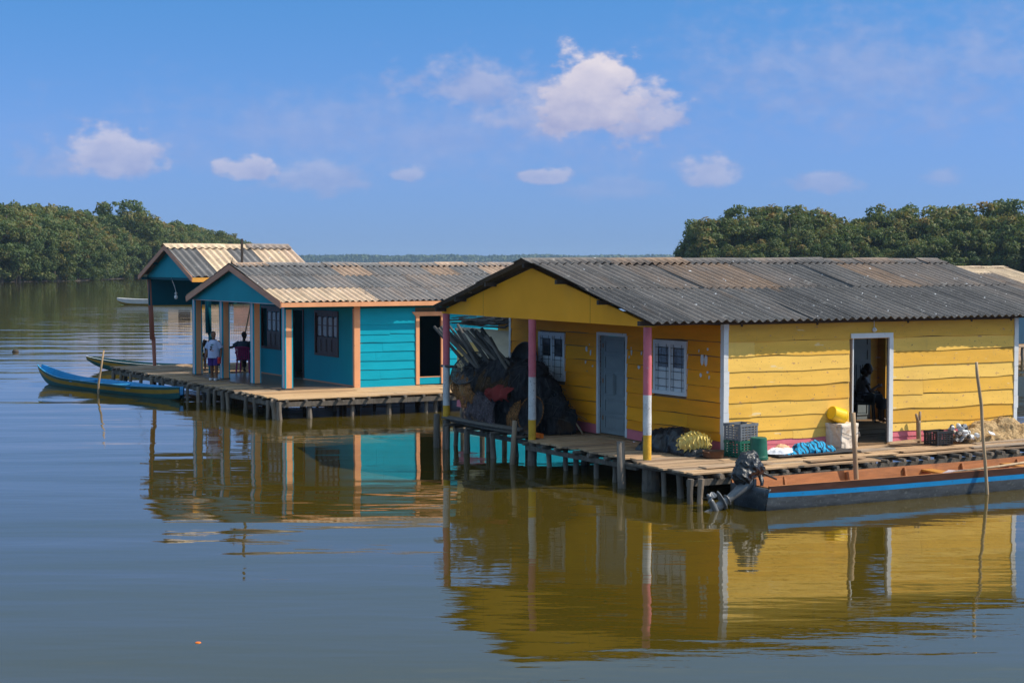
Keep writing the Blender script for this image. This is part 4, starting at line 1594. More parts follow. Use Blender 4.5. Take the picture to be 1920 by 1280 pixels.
tag(o, 'bright blue striped cloth bunched up on the dark mat', 'cloth')
draped('white_cloth', 'small white cloth crumpled beside the blue striped one', 'cloth', Y(.86, -.60, DZ + .035), AX, .34, .22, lambda x, y: ridged(x, y, 7.7, .10, .05), M_CLOTHW, 40, 'round')
draped('peach_cloth', 'small peach cloth crumpled behind the white one', 'cloth', Y(1.12, -.30, DZ + .035), AX, .22, .12, lambda x, y: ridged(x, y, 11.7, .05, .11), M_CLOTHP, 30, 'round')
# foam box with a yellow bucket lying on it
mb = MB()
mb.box((0, 0, .22), (.50, .40, .44))
mb.box((0, 0, .445), (.52, .42, .07))
o = remeshed(mb, 'foam_box', M_FOAM, .02, None, lambda p: mnoise.noise(p * 6) * .018 + (-.022 if mnoise.noise(p * 2.2 + Vector((5, 1, 2))) > .42 else 0) + mnoise.noise(p * 18) * .006, 1, loc=Y(2.70, -.16, DZ), rz=AX + R(10), label_smooth=True)
tag(o, 'dirty white foam cool box tied with cord, standing left of the open doorway', 'cool box')
mb = MB()
mb.tube([(.27, -.215, .30), (.0, -.235, .24), (-.27, -.215, .33)], .006, 6)
mb.tube([(.275, -.215, .36), (.275, .0, .30), (.275, .21, .33)], .006, 6)
mb.tube([(.275, -.10, .31), (.36, -.13, .27), (.40, -.10, .21)], [.006, .012, .02], 6)
mb.build('cord', M_ROPE, o)
yb = empty('plastic_bucket', Y(2.62, -.12, DZ + .64), AX, 'bright yellow plastic bucket lying on its side on top of the foam box', 'bucket')
yb.rotation_euler = (R(8), R(108), AX + R(12))
mb = MB()
mb.lathe([(.0, -.17), (.125, -.17), (.132, -.16), (.148, .08), (.152, .085), (.154, .10), (.150, .12), (.156, .125), (.156, .15), (.148, .15), (.126, -.15), (.0, -.155)], 32)
mb.build('body', M_YELPL, yb, smooth=False)
mb = MB()
mb.tube([(.155 * math.cos(a), .155 * math.sin(a), .135 - .0 * a) for a in [math.pi * k / 10 for k in range(11)]], .004, 6)
mb.build('handle', M_IRON, yb)
# forked stick
mb = MB()
mb.tube([(0, 0, -.3), (.01, 0, .1), (-.005, 0, .38), (.0, 0, .44)], [.052, .048, .045, .05], 10, .4)
mb.tube([(.0, 0, .40), (.03, 0, .52), (.035, 0, .62)], [.034, .03, .026], 9, .4)
mb.tube([(.0, 0, .38), (-.06, -.02, .49), (-.085, -.02, .575)], [.034, .03, .026], 9, .4)
tag(mb.build('forked_stake', M_POLE, None, smooth=True, loc=Y(4.66, -.16, DZ), rz=AX), 'forked wooden stake standing against the pink skirting right of the doorway', 'stake')
# floats, net heap, loose planks
fl = empty('float_line', Y(5.34, -.66, DZ), AX, 'pile of white and grey fishing floats with dry twigs behind the black crate', 'net floats')
r = random.Random(14)
for i in range(46):
    mb = MB()
    f = r.random()
    c = Vector((-.16 + .36 * f + r.uniform(-.13, .13), r.uniform(-.20, .16), .05 + max(0, .36 - .42 * abs(f - .25)) * r.random() ** .5))
    M_ = Matrix.Rotation(r.uniform(0, 3.1), 3, 'Z') @ Matrix.Rotation(r.uniform(.9, 1.9), 3, 'Y')
    a, h = r.uniform(.032, .042), r.uniform(.045, .065)
    mb.lathe([(.012, -h), (a * .9, -h), (a, -h * .7), (a, h * .7), (a * .9, h), (.012, h)], 12, M_, c, cap0=True, cap1=True)
    mb.build('float', M_WHITE if r.random() < .55 else M_NETG if r.random() < .5 else M_FOAM, fl)
mb = MB()
for i in range(150):
    p = Vector((r.uniform(-.42, .34), r.uniform(-.16, .24), r.uniform(.0, .12)))
    d = Vector((r.uniform(-1, 1), r.uniform(-1, 1), r.uniform(.0, .9))).normalized() * r.uniform(.08, .22)
    mb.tube([p, p + d * .5 + Vector((r.uniform(-.02, .02), 0, 0)), p + d], .0035, 4, r.random())
mb.build('twig', M_DARKPOLE, fl)


def net_strands(mb, ells, n, seed, rad=.0035, out=.10, ln=.28):
    r = random.Random(seed)
    for _ in range(n):
        (c, s) = r.choice(ells)
        d = Vector((r.gauss(0, 1), r.gauss(0, 1), abs(r.gauss(0, 1)))).normalized()
        p = Vector(c) + Vector((d.x * s[0], d.y * s[1], d.z * s[2])) * r.uniform(.93, 1.04)
        t = d.cross(Vector((r.gauss(0, 1), r.gauss(0, 1), r.gauss(0, 1)))).normalized()
        pts = [p + t * ln * q * r.uniform(.7, 1.3) + d * out * math.sin(q * 3.1) * r.uniform(.1, 1) + Vector((0, 0, -.12 * q * q)) for q in (0, .33, .66, 1)]
        pts = [Vector((q.x, q.y, max(q.z, .01))) for q in pts]
        mb.tube(pts, rad, 4, r.random(), cap=False)


TN = empty('fishing_net', Y(6.42, -.55, DZ), AX, 'sandy fishing net heaped on the deck at the right corner of the yellow house', 'fishing net')
ells = [((-.55, .10, .0), (.42, .30, .20)), ((-.15, .20, .04), (.48, .34, .32)), ((.30, .12, .06), (.45, .36, .36)), ((.65, .05, .02), (.36, .36, .26)), ((.1, -.15, .0), (.75, .22, .16))]
mb = MB()
for (c, s) in ells:
    mb.ell(c, s, 18, 10)
remeshed(mb, 'net_heap', M_NETT, .028, TN, lambda p: mnoise.noise(p * 3.2) * .06 + (1 - abs(mnoise.noise(p * 6))) ** 3 * .05 + mnoise.noise(p * 22) * .018, 1)
mb = MB()
net_strands(mb, ells, 900, 3, .0028, .06, .22)
mb.build('mesh_strand', M_NETT, TN)
lp = []
for i, (u, v, L_, a, lab) in enumerate(((4.25, -.22, .8, .08, 'short loose plank lying along the pink skirting right of the doorway'), (4.0, -.42, .62, -.15, 'split grey plank end lying on the deck in front of the doorway'), (5.9, -1.18, 1.5, .02, 'long loose plank lying along the deck edge in front of the sandy net'))):
    mb = MB()
    mb.beam((-L_ / 2, 0, .02), (L_ / 2, 0, .035), .13, .025, tint=.3 + .3 * i)
    tag(mb.build('loose_board', M_DECK, None, loc=Y(u, v, DZ + .025), rz=AX + a), lab, 'board')
mb = MB()
for (c, s) in (((0, 0, .03), (.3, .25, .18)), ((.3, .1, .02), (.3, .25, .22))):
    mb.ell(c, s)
o = remeshed(mb, 'rag_heap', M_RUST, .03, None, lambda p: mnoise.noise(p * 5) * .06, 1, loc=Y(7.35, -.95, DZ - .03), rz=AX)
tag(o, 'dark brown rag heap on the deck past the sandy net, at the frame edge', 'rags')
draped('blue_sheet', 'folded blue plastic sheet on the deck behind the sandy net', 'plastic sheet', Y(7.5, -.25, DZ + .005), AX, .45, .25, lambda x, y: ridged(x, y, 4.1, .10, .10), M_BBLUE, 30)
draped('white_scrap', 'small white scrap of plastic lying on the sandy net', 'scrap', Y(5.95, -.86, DZ + .16), AX + 1, .07, .06, lambda x, y: .02 * (x + y) + .02, M_CLOTHW, 6)

# ------------------------------------------------------------------ fishing gear heaped in the yellow porch
r = random.Random(77)
labs = 'grey weathered fishing pole leaning with the bundle in the dark porch corner'
for i in range(23):
    f = i / 22
    vt = 9.05 - 2.35 * f + r.uniform(-.15, .15)
    zt = 2.70 - .16 * f + r.uniform(-.10, .06)
    ut = -1.25 + r.uniform(-.35, .35)
    vb = 6.9 - 1.2 * f + r.uniform(-.3, .3)
    zb = 1.30 + r.uniform(-.15, .15)
    ub = -.95 + r.uniform(-.30, .3)
    m = .5 + r.uniform(-.1, .1)
    a, c = Vector(Y(ub, vb, zb)), Vector(Y(ut, vt, zt))
    pole_thing('fishing_pole', labs, 'pole', [a, a.lerp(c, m) + Vector((r.uniform(-.05, .05), 0, r.uniform(-.05, .03))), c], [.036, .040, r.uniform(.026, .04)], M_DARKPOLE, r.random(), 'poles leaning in the yellow porch')
# dark nets
ells = [((0, 6.3, .45), (.55, 1.05, .55)), ((-.3, 6.9, .9), (.48, .75, .55)), ((.05, 5.6, .55), (.50, .62, .72)), ((.1, 5.15, .35), (.38, .45, .66)), ((-.35, 7.0, 1.22), (.42, .62, .44)), ((-.15, 6.1, 1.05), (.50, .66, .55)), ((-.35, 7.6, 1.36), (.34, .46, .34)), ((.0, 5.7, 1.05), (.42, .55, .40)), ((-.3, 6.5, 1.42), (.42, .55, .36)), ((-.1, 5.95, 1.45), (.36, .45, .32))]
off = 6.2
DN = empty('dark_fishing_net', Y(-.72, off, .50), AX, 'big dark heap of fishing nets piled in the yellow porch under the leaning poles', 'fishing net')
mb = MB()
E2 = [((c[0], c[1] - off, c[2] - .25), s) for c, s in ells]
for (c, s) in E2:
    mb.ell(c, s, 18, 10)
remeshed(mb, 'net_heap', M_NETD, .035, DN, lambda p: mnoise.noise(p * 2.0) * .10 + (1 - abs(mnoise.noise(Vector((p.x * 5, p.y * 6, p.z * 1.2))))) ** 3 * .13 + (1 - abs(mnoise.noise(Vector((p.x * 11, p.y * 13, p.z * 2.5))))) ** 3 * .05 - .06, 1, floor=.04)
mb = MB()
net_strands(mb, E2, 260, 4, .005, .05, .45)
mb.build('mesh_strand', M_NETG, DN)


def hoop(name, label, c, rad, nrm, m, ring_m, dz=.0, depth=.12):
    root = empty(name, Y(*c), AX, label, 'hoop net')
    q = Vector(nrm).to_track_quat('Z', 'Y').to_matrix()
    mb = MB()
    pts = [q @ Vector((rad * math.cos(a), rad * .95 * math.sin(a), 0)) for a in [6.2832 * k / 30 for k in range(31)]]
    mb.tube(pts, .014, 7)
    mb.build('hoop_ring', ring_m, root, smooth=True)
    mb = MB()
    mb.lathe([(rad * .99, 0), (rad * .8, -depth * .45), (rad * .5, -depth * .8), (rad * .2, -depth), (.01, -depth * 1.03)], 30, q)
    mb.build('net_bag', m, root, smooth=True)
    return root


M_NETH = mat('fine_grey_netting', (0.11, 0.115, 0.12), 0.9, 0.3, 10, holes=0.35, bump=0.6, bscale=60, spec=0.1)
hoop('hoop_net', 'round grey hoop net hanging at the left of the dark net heap', (-1.42, 7.50, 1.80), .46, (-.75, -.25, .65), M_NETH, M_NETG)
hoop('hoop_net', 'round black hoop net leaning high against the porch wall behind the pink post', (-.28, 7.05, 1.88), .50, (-1, -.12, .12), M_TARP, M_BLACKPL, depth=.10)
hoop('hoop_net', 'round orange-edged dark hoop net leaning low on the porch deck beside the middle post', (-1.20, 5.15, .96), .40, (-.95, -.15, .30), M_NETD, M_NETO, depth=.15)
hoop('hoop_net', 'round orange hoop net half buried under the red sack', (-1.22, 5.85, .95), .36, (-.95, .2, .30), M_NETO, M_NETO, depth=-.10)
def curtain(name, label, cat, top, bot, matl, seed, folds=7, depth=.07, sag=.10, nu=48, nv=26, base=None):
    """a net or cloth hung between an upper and a lower line, with folds that run down it (local u, v, z)"""
    base = Vector(top[0])
    mb = MB()
    vs, fs = [], []

    def along(pl, t):
        x = t * (len(pl) - 1)
        k = min(int(x), len(pl) - 2)
        return Vector(pl[k]).lerp(Vector(pl[k + 1]), x - k)
    for j in range(nv + 1):
        g = j / nv
        for i in range(nu + 1):
            t = i / nu
            p = along(top, t).lerp(along(bot, t), g)
            f = math.sin(t * folds * 6.283 + 2.5 * mnoise.noise(Vector((t * 3, g * 2, seed)))) * depth * (.35 + .65 * g)
            f += mnoise.noise(Vector((t * 5, g * 3, seed + 3))) * depth * 1.3
            e = mnoise.noise(Vector((t * 9, seed + 8, 0))) * .10 * g
            p += Vector((-f - sag * math.sin(math.pi * g), f * .3, -e - .03 * math.sin(t * 21 + seed) * g))
            vs.append(p - base)
    m = nu + 1
    n0 = len(vs)
    vs += [v + Vector((.012, 0, 0)) for v in vs]
    for j in range(nv):
        for i in range(nu):
            a = j * m + i
            fs += [(a, a + 1, a + m + 1, a + m), (n0 + a, n0 + a + m, n0 + a + m + 1, n0 + a + 1)]
    for i in range(nu):
        for (a, c) in ((i, i + 1), (nv * m + i + 1, nv * m + i)):
            fs.append((a, n0 + a, n0 + c, c))
    for j in range(nv):
        for (a, c) in (((j + 1) * m, j * m), (j * m + nu, (j + 1) * m + nu)):
            fs.append((a, n0 + a, n0 + c, c))
    mb.add(vs, fs)
    return tag(mb.build(name, matl, None, smooth=True, loc=Y(*base), rz=AX), label, cat)


M_NETB = mat('blue_grey_netting', (0.070, 0.085, 0.105), 0.95, 0.35, 6, (3, 3, 0.7), holes=0.40, bump=0.9, bscale=40, spec=0.08, dist=0.03)
M_NETL = mat('lilac_grey_netting', (0.15, 0.125, 0.14), 0.95, 0.35, 6, (3, 3, 0.7), holes=0.50, bump=0.9, bscale=40, spec=0.08, dist=0.03)
M_NETBR = mat('brown_netting', (0.10, 0.062, 0.035), 0.95, 0.4, 6, (3, 3, 0.7), holes=0.40, bump=0.9, bscale=40, spec=0.08, dist=0.03)
curtain('orange_net', 'rusty orange fishing net draped down the left of the dark heap', 'fishing net', [(-1.42, 8.15, 1.86), (-1.45, 7.8, 1.72), (-1.42, 7.35, 1.55)], [(-1.62, 7.75, 1.22), (-1.66, 7.25, .98), (-1.62, 6.75, 1.16)], M_NETO, 3.1, 5, .05)
curtain('grey_net', 'pale grey fishing net hanging at the front of the dark heap, over the pole rack', 'fishing net', [(-1.42, 7.3, 1.30), (-1.48, 6.8, 1.35), (-1.42, 6.25, 1.22)], [(-1.62, 7.4, .74), (-1.66, 6.7, .66), (-1.60, 5.9, .70)], M_NETL, 7.7, 7, .06)
curtain('brown_net', 'brown fishing net draped over the middle of the dark heap below the poles', 'fishing net', [(-1.18, 7.2, 1.95), (-1.12, 6.5, 1.98), (-1.0, 5.8, 1.86)], [(-1.52, 7.1, 1.36), (-1.56, 6.5, 1.40), (-1.40, 5.75, 1.22)], M_NETBR, 11.3, 8, .07)
curtain('blue_grey_net', 'blue grey fishing net draped over the right shoulder of the dark heap', 'fishing net', [(-.62, 5.75, 1.62), (-.55, 5.2, 1.42), (-.50, 4.85, 1.12)], [(-1.02, 5.75, .78), (-.98, 5.1, .66), (-.86, 4.72, .60)], M_NETB, 17.9, 6, .06)
curtain('red_cloth', 'dark red cloth lying on the net heap behind the middle post', 'cloth', [(-1.36, 6.45, 1.50), (-1.40, 6.1, 1.53), (-1.32, 5.65, 1.46)], [(-1.56, 6.4, 1.24), (-1.58, 6.0, 1.18), (-1.46, 5.65, 1.22)], M_RED, 23.1, 4, .05, nu=30, nv=16)
mb = MB()
mb.box((0, 0, .045), (.08, .34, .09), jit=.01)
tag(mb.build('orange_board', M_ORG, None, loc=Y(-1.45, 4.42, DZ), rz=AX), 'short bright orange plank end on the deck at the foot of the middle post', 'board')
for i, (u0, v0, z0, u1, v1, z1, lab) in enumerate(((-.42, 5.0, 1.0, -.35, 4.45, .56, 'thin stick leaning on the right end of the dark net heap'), (-.75, 5.3, .95, -.75, 4.75, .56, 'thick stick leaning under the dark net heap beside the low hoop net'), (-1.05, 6.5, 1.1, -1.2, 5.0, .56, 'long pale stick propped under the orange hoop net'))):
    a, c = Vector(Y(u0, v0, z0)), Vector(Y(u1, v1, z1))
    pole_thing('stick', lab, 'stick', [c, a.lerp(c, .5) + Vector((0, 0, .02)), a], [.018 + .008 * i, .018, .015], M_POLE, .3 + .2 * i)
for i in range(8):                                  # poles stacked along the edge
    u0 = -1.72 + .07 * (i % 5) + r.uniform(-.02, .02)
    z0 = .60 + .075 * (i // 5)
    a, c = Vector(Y(u0, 4.75 + r.uniform(-.25, .2), z0)), Vector(Y(u0 + r.uniform(-.05, .08), 8.0 + r.uniform(-.4, .15), z0 + r.uniform(-.01, .05)))
    pole_thing('stacked_pole', 'grey pole lying in the stack along the porch edge above the water', 'pole', [a, a.lerp(c, .5) + Vector((0, 0, -.015)), c], [.036, .034, .028], M_DARKPOLE, r.uniform(.4, 1), 'poles stacked along the porch edge')
PR = empty('pole_rack', OY, AX, 'rough rack of crossed timbers over the water that carries the stacked poles', 'rack')
for v in (4.7, 5.7, 6.8, 7.85):
    mb = MB()
    mb.tube([(-1.86, v, .525), (-1.15, v + .05, .53)], .036, 8, .3)
    mb.build('crossbar', M_PILE, PR)
for (u, v) in ((-1.82, 4.75), (-1.80, 5.75), (-1.82, 6.85), (-1.80, 7.8)):
    stilt(PR, u, v, .50)
RS = MB()
tw = random.Random(6)
for i in range(60):
    v0 = tw.uniform(8.3, 11.8)
    L_ = tw.uniform(.8, 2.4)
    a = tw.uniform(-.12, .12)
    z = 2.60 + .05 * tw.random() + (9.9 - min(v0, 9.9)) * .12 + tw.uniform(0, .14)
    RS.tube([(.25 + tw.uniform(-.2, .35), v0, z), (.3 + a, max(8.2, v0 - L_ * .5), z + .03 + tw.uniform(-.03, .03)), (.3 + a * 2, max(8.15, v0 - L_), z + L_ * .07)], [.012, tw.uniform(.015, .035), .014], 6, tw.random())
for i in range(7):
    v0 = tw.uniform(8.4, 11)
    RS.beam((.2, v0, 2.64 + (10 - v0) * .08), (.25, v0 + .9, 2.60 + (10 - v0) * .08), .16, .02, tint=.4)
tag(RS.build('stick_bundle', M_DARKPOLE, None, loc=Y(0, 0, 0), rz=AX), 'dark tangled bundle of sticks and boards laid over the lean-to wall behind the porch', 'sticks')
pole_thing('crossbar', 'short dark rail tied across the far banded porch post', 'rail', [Y(-1.75, 8.15, 1.82), Y(-1.7, 7.55, 1.83)], [.03, .03], M_DARKPOLE, .3)

# ------------------------------------------------------------------ teal house
def tint_teal(row, idx, r):
    if row == 0:
        return [.10, .04, .12, .58, .10, .18, .50, .14, .62, .45, .66, .80][idx % 12] + r.uniform(-.04, .04) + .08
    if row == 1:
        return [.2, .06, .25, .02, .14, .3][idx % 6] + .12 + r.uniform(-.03, .03)
    return (.92 if idx < 3 else r.choice([.3, .35, .4, .2])) + r.uniform(-.05, .05)


TH = empty('plank_house', OT, AX, 'teal plank house with peach porch columns and a patched corrugated roof, behind the yellow one', 'house')
fL = mapper('v', 0.0, -1)
fF = mapper('u', 0.0, -1)
ZT = [.56, .80, 1.06, 1.32, 1.58, 1.84, 2.08, 2.36, 2.92]
SD = (2.02, 2.73, .56, 2.56)
mb = MB()
plank_wall(mb, fL, .13, 8.9, .56, 2.92, [(1.90, 2.85, .5, 2.66)], zlist=ZT, seed=71, joints=.3, rough=.010, lap=.022, gap=.004)
w1 = mb.build('wall', M_TEAL, TH)
mb = MB()
core_wall(mb, fL, 0, 8.9, .50, 2.92, [SD])
mb.build('wall_lining', M_INT, w1)
TW1, TD, TW2 = (5.56, 7.25, 1.38, 2.73), (3.78, 4.54, .58, 2.66), (1.14, 2.86, 1.36, 2.69)
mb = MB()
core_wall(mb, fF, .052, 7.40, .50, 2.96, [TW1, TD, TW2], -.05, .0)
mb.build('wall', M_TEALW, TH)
mb = MB()
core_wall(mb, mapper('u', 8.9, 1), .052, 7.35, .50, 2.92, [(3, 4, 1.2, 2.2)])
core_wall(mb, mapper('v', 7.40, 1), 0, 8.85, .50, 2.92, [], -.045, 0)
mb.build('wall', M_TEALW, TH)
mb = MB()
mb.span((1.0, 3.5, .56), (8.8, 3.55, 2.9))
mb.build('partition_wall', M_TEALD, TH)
mb = MB()
mb.span((-2.25, .04, .53), (8.8, 7.38, .575))
mb.build('floor', M_FLOOR, TH)
mb = MB()
mb.span((-.03, .06, .576), (-.004, 3.72, .61))
mb.span((-.03, 4.6, .576), (-.004, 7.38, .61))
mb.build('skirting', M_FASCIA, TH)
mb = MB()
mb.span((-.045, -.055, .56), (.135, .05, 2.93))
mb.build('corner_trim', M_PEACH, TH)
mb = MB()
fbox(mb, fL, 1.91, 2.02, -.05, .045, .585, 2.56)
fbox(mb, fL, 2.73, 2.84, -.05, .045, .585, 2.56)
mb.prism([(1.90, 2.56), (2.85, 2.56), (2.96, 2.68), (1.79, 2.68)], lambda p: fL(p[0], -.05, p[1]), lambda p: fL(p[0], .055, p[1]))
mb.build('door_frame', M_PEACH, TH)
mb = MB()
fbox(mb, fL, 2.02, 2.73, -.04, .01, .585, .78)
mb.build('door_panel', M_TEAL, TH)
mb = MB()
fbox(mb, fL, 2.02, 2.73, -.035, .018, .78, .80)
mb.build('sill', M_PEACH, TH)


def dark_window(root, fn, a0, a1, z0, z1, open_side):
    f = MB()
    w = .07
    for (qa, qb, za, zb) in ((a0, a1, z1 - w, z1), (a0, a1, z0, z0 + w), (a0, a0 + w, z0 + w, z1 - w), (a1 - w, a1, z0 + w, z1 - w)):
        fbox(f, fn, qa, qb, -.05, .035, za, zb)
    win = f.build('window', M_DARKWOOD, root)
    n = 4
    lw = (a1 - a0 - 2 * w) / n
    for i in range(n):
        xa = a0 + w + lw * i
        xb = xa + lw - .012
        if open_side == i:
            continue
        p = MB()
        zc = z0 + (z1 - z0) * .42
        fbox(p, fn, xa, xb, -.03, -.008, z0 + w, zc)
        fbox(p, fn, xa, xa + .05, -.03, -.008, zc, z1 - w)
        fbox(p, fn, xb - .05, xb, -.03, -.008, zc, z1 - w)
        fbox(p, fn, xa + .05, xb - .05, -.03, -.008, z1 - w - .10, z1 - w)
        fbox(p, fn, xa + .05, xb - .05, -.03, -.010, (zc + z1 - w) / 2 - .03, (zc + z1 - w) / 2)
        fbox(p, fn, xa + .06, xb - .06, -.008, .004, z0 + w + .07, zc - .07)
        sh = p.build('shutter', M_DARKWOOD, win)
        g = MB()                                    # a pane with cut corners
        ga, gb, za, zb = xa + .055, xb - .055, zc + .02, z1 - w - .12
        c = .05
        g.prism([(ga + c, za), (gb - c, za), (gb, za + c), (gb, zb - c), (gb - c, zb), (ga + c, zb), (ga, zb - c), (ga, za + c)], lambda q: fn(q[0], -.020, q[1]), lambda q: fn(q[0], -.024, q[1]))
        g.build('pane', M_PANEG, win)
    return win


dark_window(TH, fF, *TW1, 3)
dark_window(TH, fF, *TW2, 9)
mb = MB()
fbox(mb, fF, TD[0] - .06, TD[0], -.05, .03, .58, 2.72)
fbox(mb, fF, TD[1], TD[1] + .06, -.05, .03, .58, 2.72)
fbox(mb, fF, TD[0], TD[1], -.05, .03, 2.66, 2.72)
mb.build('door_frame', M_DARKWOOD, TH)
mb = MB()
mb.span((.08, TD[0] + .03, .585), (.75, TD[0] + .07, 2.64))
mb.build('door', M_DARKWOOD, TH)
for (u, v) in ((-1.98, .19), (-1.98, 2.62), (-2.0, 5.15), (-2.06, 7.45)):
    mb = MB()
    mb.span((u - .115, v - .125, .575), (u + .115, v + .125, 2.935))
    c = mb.build('porch_column', M_PEACH, TH)
    mb = MB()
    for s in (-1, 1):
        mb.span((u - .118, v + s * .098 - .028, .60), (u - .116, v + s * .098 + .028, 2.93))
        mb.span((u + s * .100 - .0165, v - .128, .60), (u + s * .100 + .0165, v - .126, 2.93))
    mb.build('edge_stripe', M_TEAL, c)
    mb = MB()
    mb.span((u - .1185, v - .069, .60), (u - .116, v + .069, 2.93))
    mb.build('side_face', M_PALE, c)
    mb = MB()
    mb.span((u - .125, v - .135, .5755), (u + .125, v + .135, .60))
    mb.build('foot_block', M_RAFTER, c)
RT, TEN, TEF = (3.65, 4.04), (-.34, 3.03), (7.45, 3.06)
mb = MB()
corrugated_slope(mb, -2.40, 9.3, RT, TEN, 3, seed=81, tint_fn=tint_teal, wl=.20)
corrugated_slope(mb, -2.40, 9.3, RT, TEF, 3, seed=82, tint_fn=tint_teal, wl=.20)
roof = mb.build('roof', M_ROOFT, TH)
ridge_cap(-2.28, 9.3, RT, TEN, TEF, seed=83, wl=.20, tint_fn=lambda a, b, r: [.62, .25, .3, .35, .28, .5, .35, .72, .3, .45, .4, .3, .5][b % 13]).build('ridge_cap', M_ROOFT, roof)
mb = MB()
z = 2.99
mb.prism([(-.28, 2.95), (7.4, 2.965), (7.35, 3.0), (3.65, 3.93), (-.22, 2.985)], lambda p: Vector((-2.24, p[0], p[1])), lambda p: Vector((-2.20, p[0], p[1])))
gb = mb.build('gable_board', M_TEALW, TH)
mb = MB()
mb.span((-2.246, -.2, 2.935), (-2.195, 7.35, 2.953))
mb.build('gable_batten', M_PALE, gb)
for (va, za, vb, zb) in ((-.38, 2.93, 3.65, 3.955), (7.50, 2.96, 3.65, 3.955)):
    mb = MB()
    mb.beam((-2.395, va, za), (-2.395, vb, zb), .035, .17, up=(0, 0, 1))
    mb.build('bargeboard', M_FASCIA, TH)
mb = MB()
x = -2.38
for L_ in (2.4, 2.6, 2.5, 3.0):
    mb.span((x + .003, -.375, 2.875 + rng.uniform(-.006, .006)), (x + L_ - .003, -.34, 2.995))
    x += L_
mb.build('eave_board', M_PEACH, TH)
mb = MB()
mb.span((-2.14, -.03, 2.80), (8.9, -.004, 2.874))
mb.build('eave_beam', M_TEALD, TH)
for v in (-.2, 1.2, 2.5, 3.65, 5.0, 6.3, 7.35):
    z = slope_z(v, RT, TEN, TEF)
    mb = MB()
    mb.span((-2.28, v - .035, z - .14), (9.2, v + .035, z - .055))
    mb.build('purlin', M_TEALD, TH)
for k, (dx, dz) in enumerate(((-.1, .1), (.02, .14), (.10, .08))):
    pass
mb = MB()
for (a, s, h) in ((-.9, .10, .12), (-.2, .08, .16), (.7, .12, .10), (1.3, .14, .05)):
    c = Vector((-2.34, 3.65, 4.05))
    d = Vector((.2, math.sin(a), math.cos(a)))
    mb.prism([(-.05, 0), (.05, 0), (.012, h + .04)], lambda p: c + d * p[1] + Vector((p[0] * .6, p[0] * .7, 0)), lambda p: c + d * p[1] + Vector((p[0] * .6 + .008, p[0] * .7, .004)))
mb.build('bent_flashing', M_RAFTER, roof)
mb = MB()
mb.span((-2.02, 3.62, 3.90), (-1.96, 3.68, 4.80))
mb.build('roof_mast', M_RAFTER, TH)

# raised open pavilion beside it
PV = empty('open_pavilion', OT, AX, 'tall open teal pavilion with a pale patched roof, left of the teal house', 'pavilion')
RP, PEN, PEF = (10.35, 4.66), (7.72, 3.66), (13.1, 3.66)
mb = MB()


def tint_pav(row, idx, r):
    return [.12, .95, .10, .92, .75, .8][idx % 6] + r.uniform(-.04, .04)


corrugated_slope(mb, -2.15, 2.2, RP, PEN, 1, seed=91, tint_fn=tint_pav, wl=.24, amp=.032, waves=4)
corrugated_slope(mb, -2.15, 2.2, RP, PEF, 1, seed=92, tint_fn=tint_pav, wl=.24, amp=.032, waves=4)
roof = mb.build('roof', M_ROOFT, PV)
ridge_cap(-2.17, 2.2, RP, PEN, PEF, wing=.36, seed=93, wl=.24, amp=.03, tint_fn=lambda a, b, r: 1.0 if b < 3 else .42).build('ridge_cap', M_ROOFT, roof)
mb = MB()
mb.prism([(7.95, 3.60), (13.0, 3.60), (10.35, 4.57)], lambda p: Vector((-1.93, p[0], p[1])), lambda p: Vector((-1.89, p[0], p[1])))
mb.build('gable_board', M_TEALW, PV)
for (va, za, vb, zb) in ((7.66, 3.575, 10.35, 4.585), (13.16, 3.575, 10.35, 4.585)):
    mb = MB()
    mb.beam((-2.15, va, za), (-2.15, vb, zb), .035, .15, up=(0, 0, 1))
    mb.build('bargeboard', M_FASCIA, PV)
mb = MB()
mb.span((-2.13, 7.69, 3.48), (2.2, 7.72, 3.62))
mb.build('eave_board', M_ORANGE, PV)
mb = MB()
mb.span((-1.85, 12.98, 2.63), (2.15, 13.02, 3.62))
mb.build('hanging_panel', M_TEALD, PV)
mb = MB()
mb.span((2.10, 7.85, .56), (2.14, 12.95, 3.50))  # unseen back wall, added to shade the pavilion deck
mb.build('wall', M_TEALD, PV)
mb = MB()
mb.span((-2.1, 12.93, 3.52), (2.15, 12.975, 3.60))
mb.span((-2.1, 7.75, 3.52), (2.15, 7.80, 3.60))
mb.span((-1.86, 7.8, 3.52), (-1.80, 12.93, 3.60))
mb.span((2.08, 7.8, 3.52), (2.14, 12.93, 3.60))
mb.build('wall_plate', M_TEALD, PV)
mb = MB()
mb.tube([(-1.62, 13.12, -1.1), (-1.62, 13.12, .6), (-1.66, 13.1, 1.55)], [.06, .062, .075], 10)
mb.tube([(-1.70, 13.1, 1.45), (-1.76, 13.06, 2.6), (-1.80, 13.05, 3.55)], [.085, .085, .08], 10)
mb.build('post', M_REDPOST, PV, smooth=True)
mb = MB()
mb.tube([(-1.36, 8.2, -1.1), (-1.36, 8.2, 1.9)], [.07, .07], 10)
mb.tube([(-1.42, 8.2, 1.85), (-1.44, 8.2, 3.53)], [.10, .10], 10)
mb.build('post', M_TEALD, PV, smooth=True)
for v in (8.2, 13.1):
    mb = MB()
    mb.tube([(2.05, v, -1.1), (2.05, v, 3.53)], [.07, .08], 10)
    mb.build('post', M_REDPOST, PV, smooth=True)
for v in (9.0, 10.35, 11.7):
    z = slope_z(v, RP, PEN, PEF)
    mb = MB()
    mb.span((-2.1, v - .03, z - .15), (2.2, v + .03, z - .07))
    mb.build('purlin', M_TEALD, PV)
mb = MB()
mb.tube([(-1.86, 10.55, 3.59), (-1.78, 10.45, 3.3), (-1.75, 10.4, 3.12)], .010, 6)
lc = mb.build('lamp_cord', M_WHITE, PV)
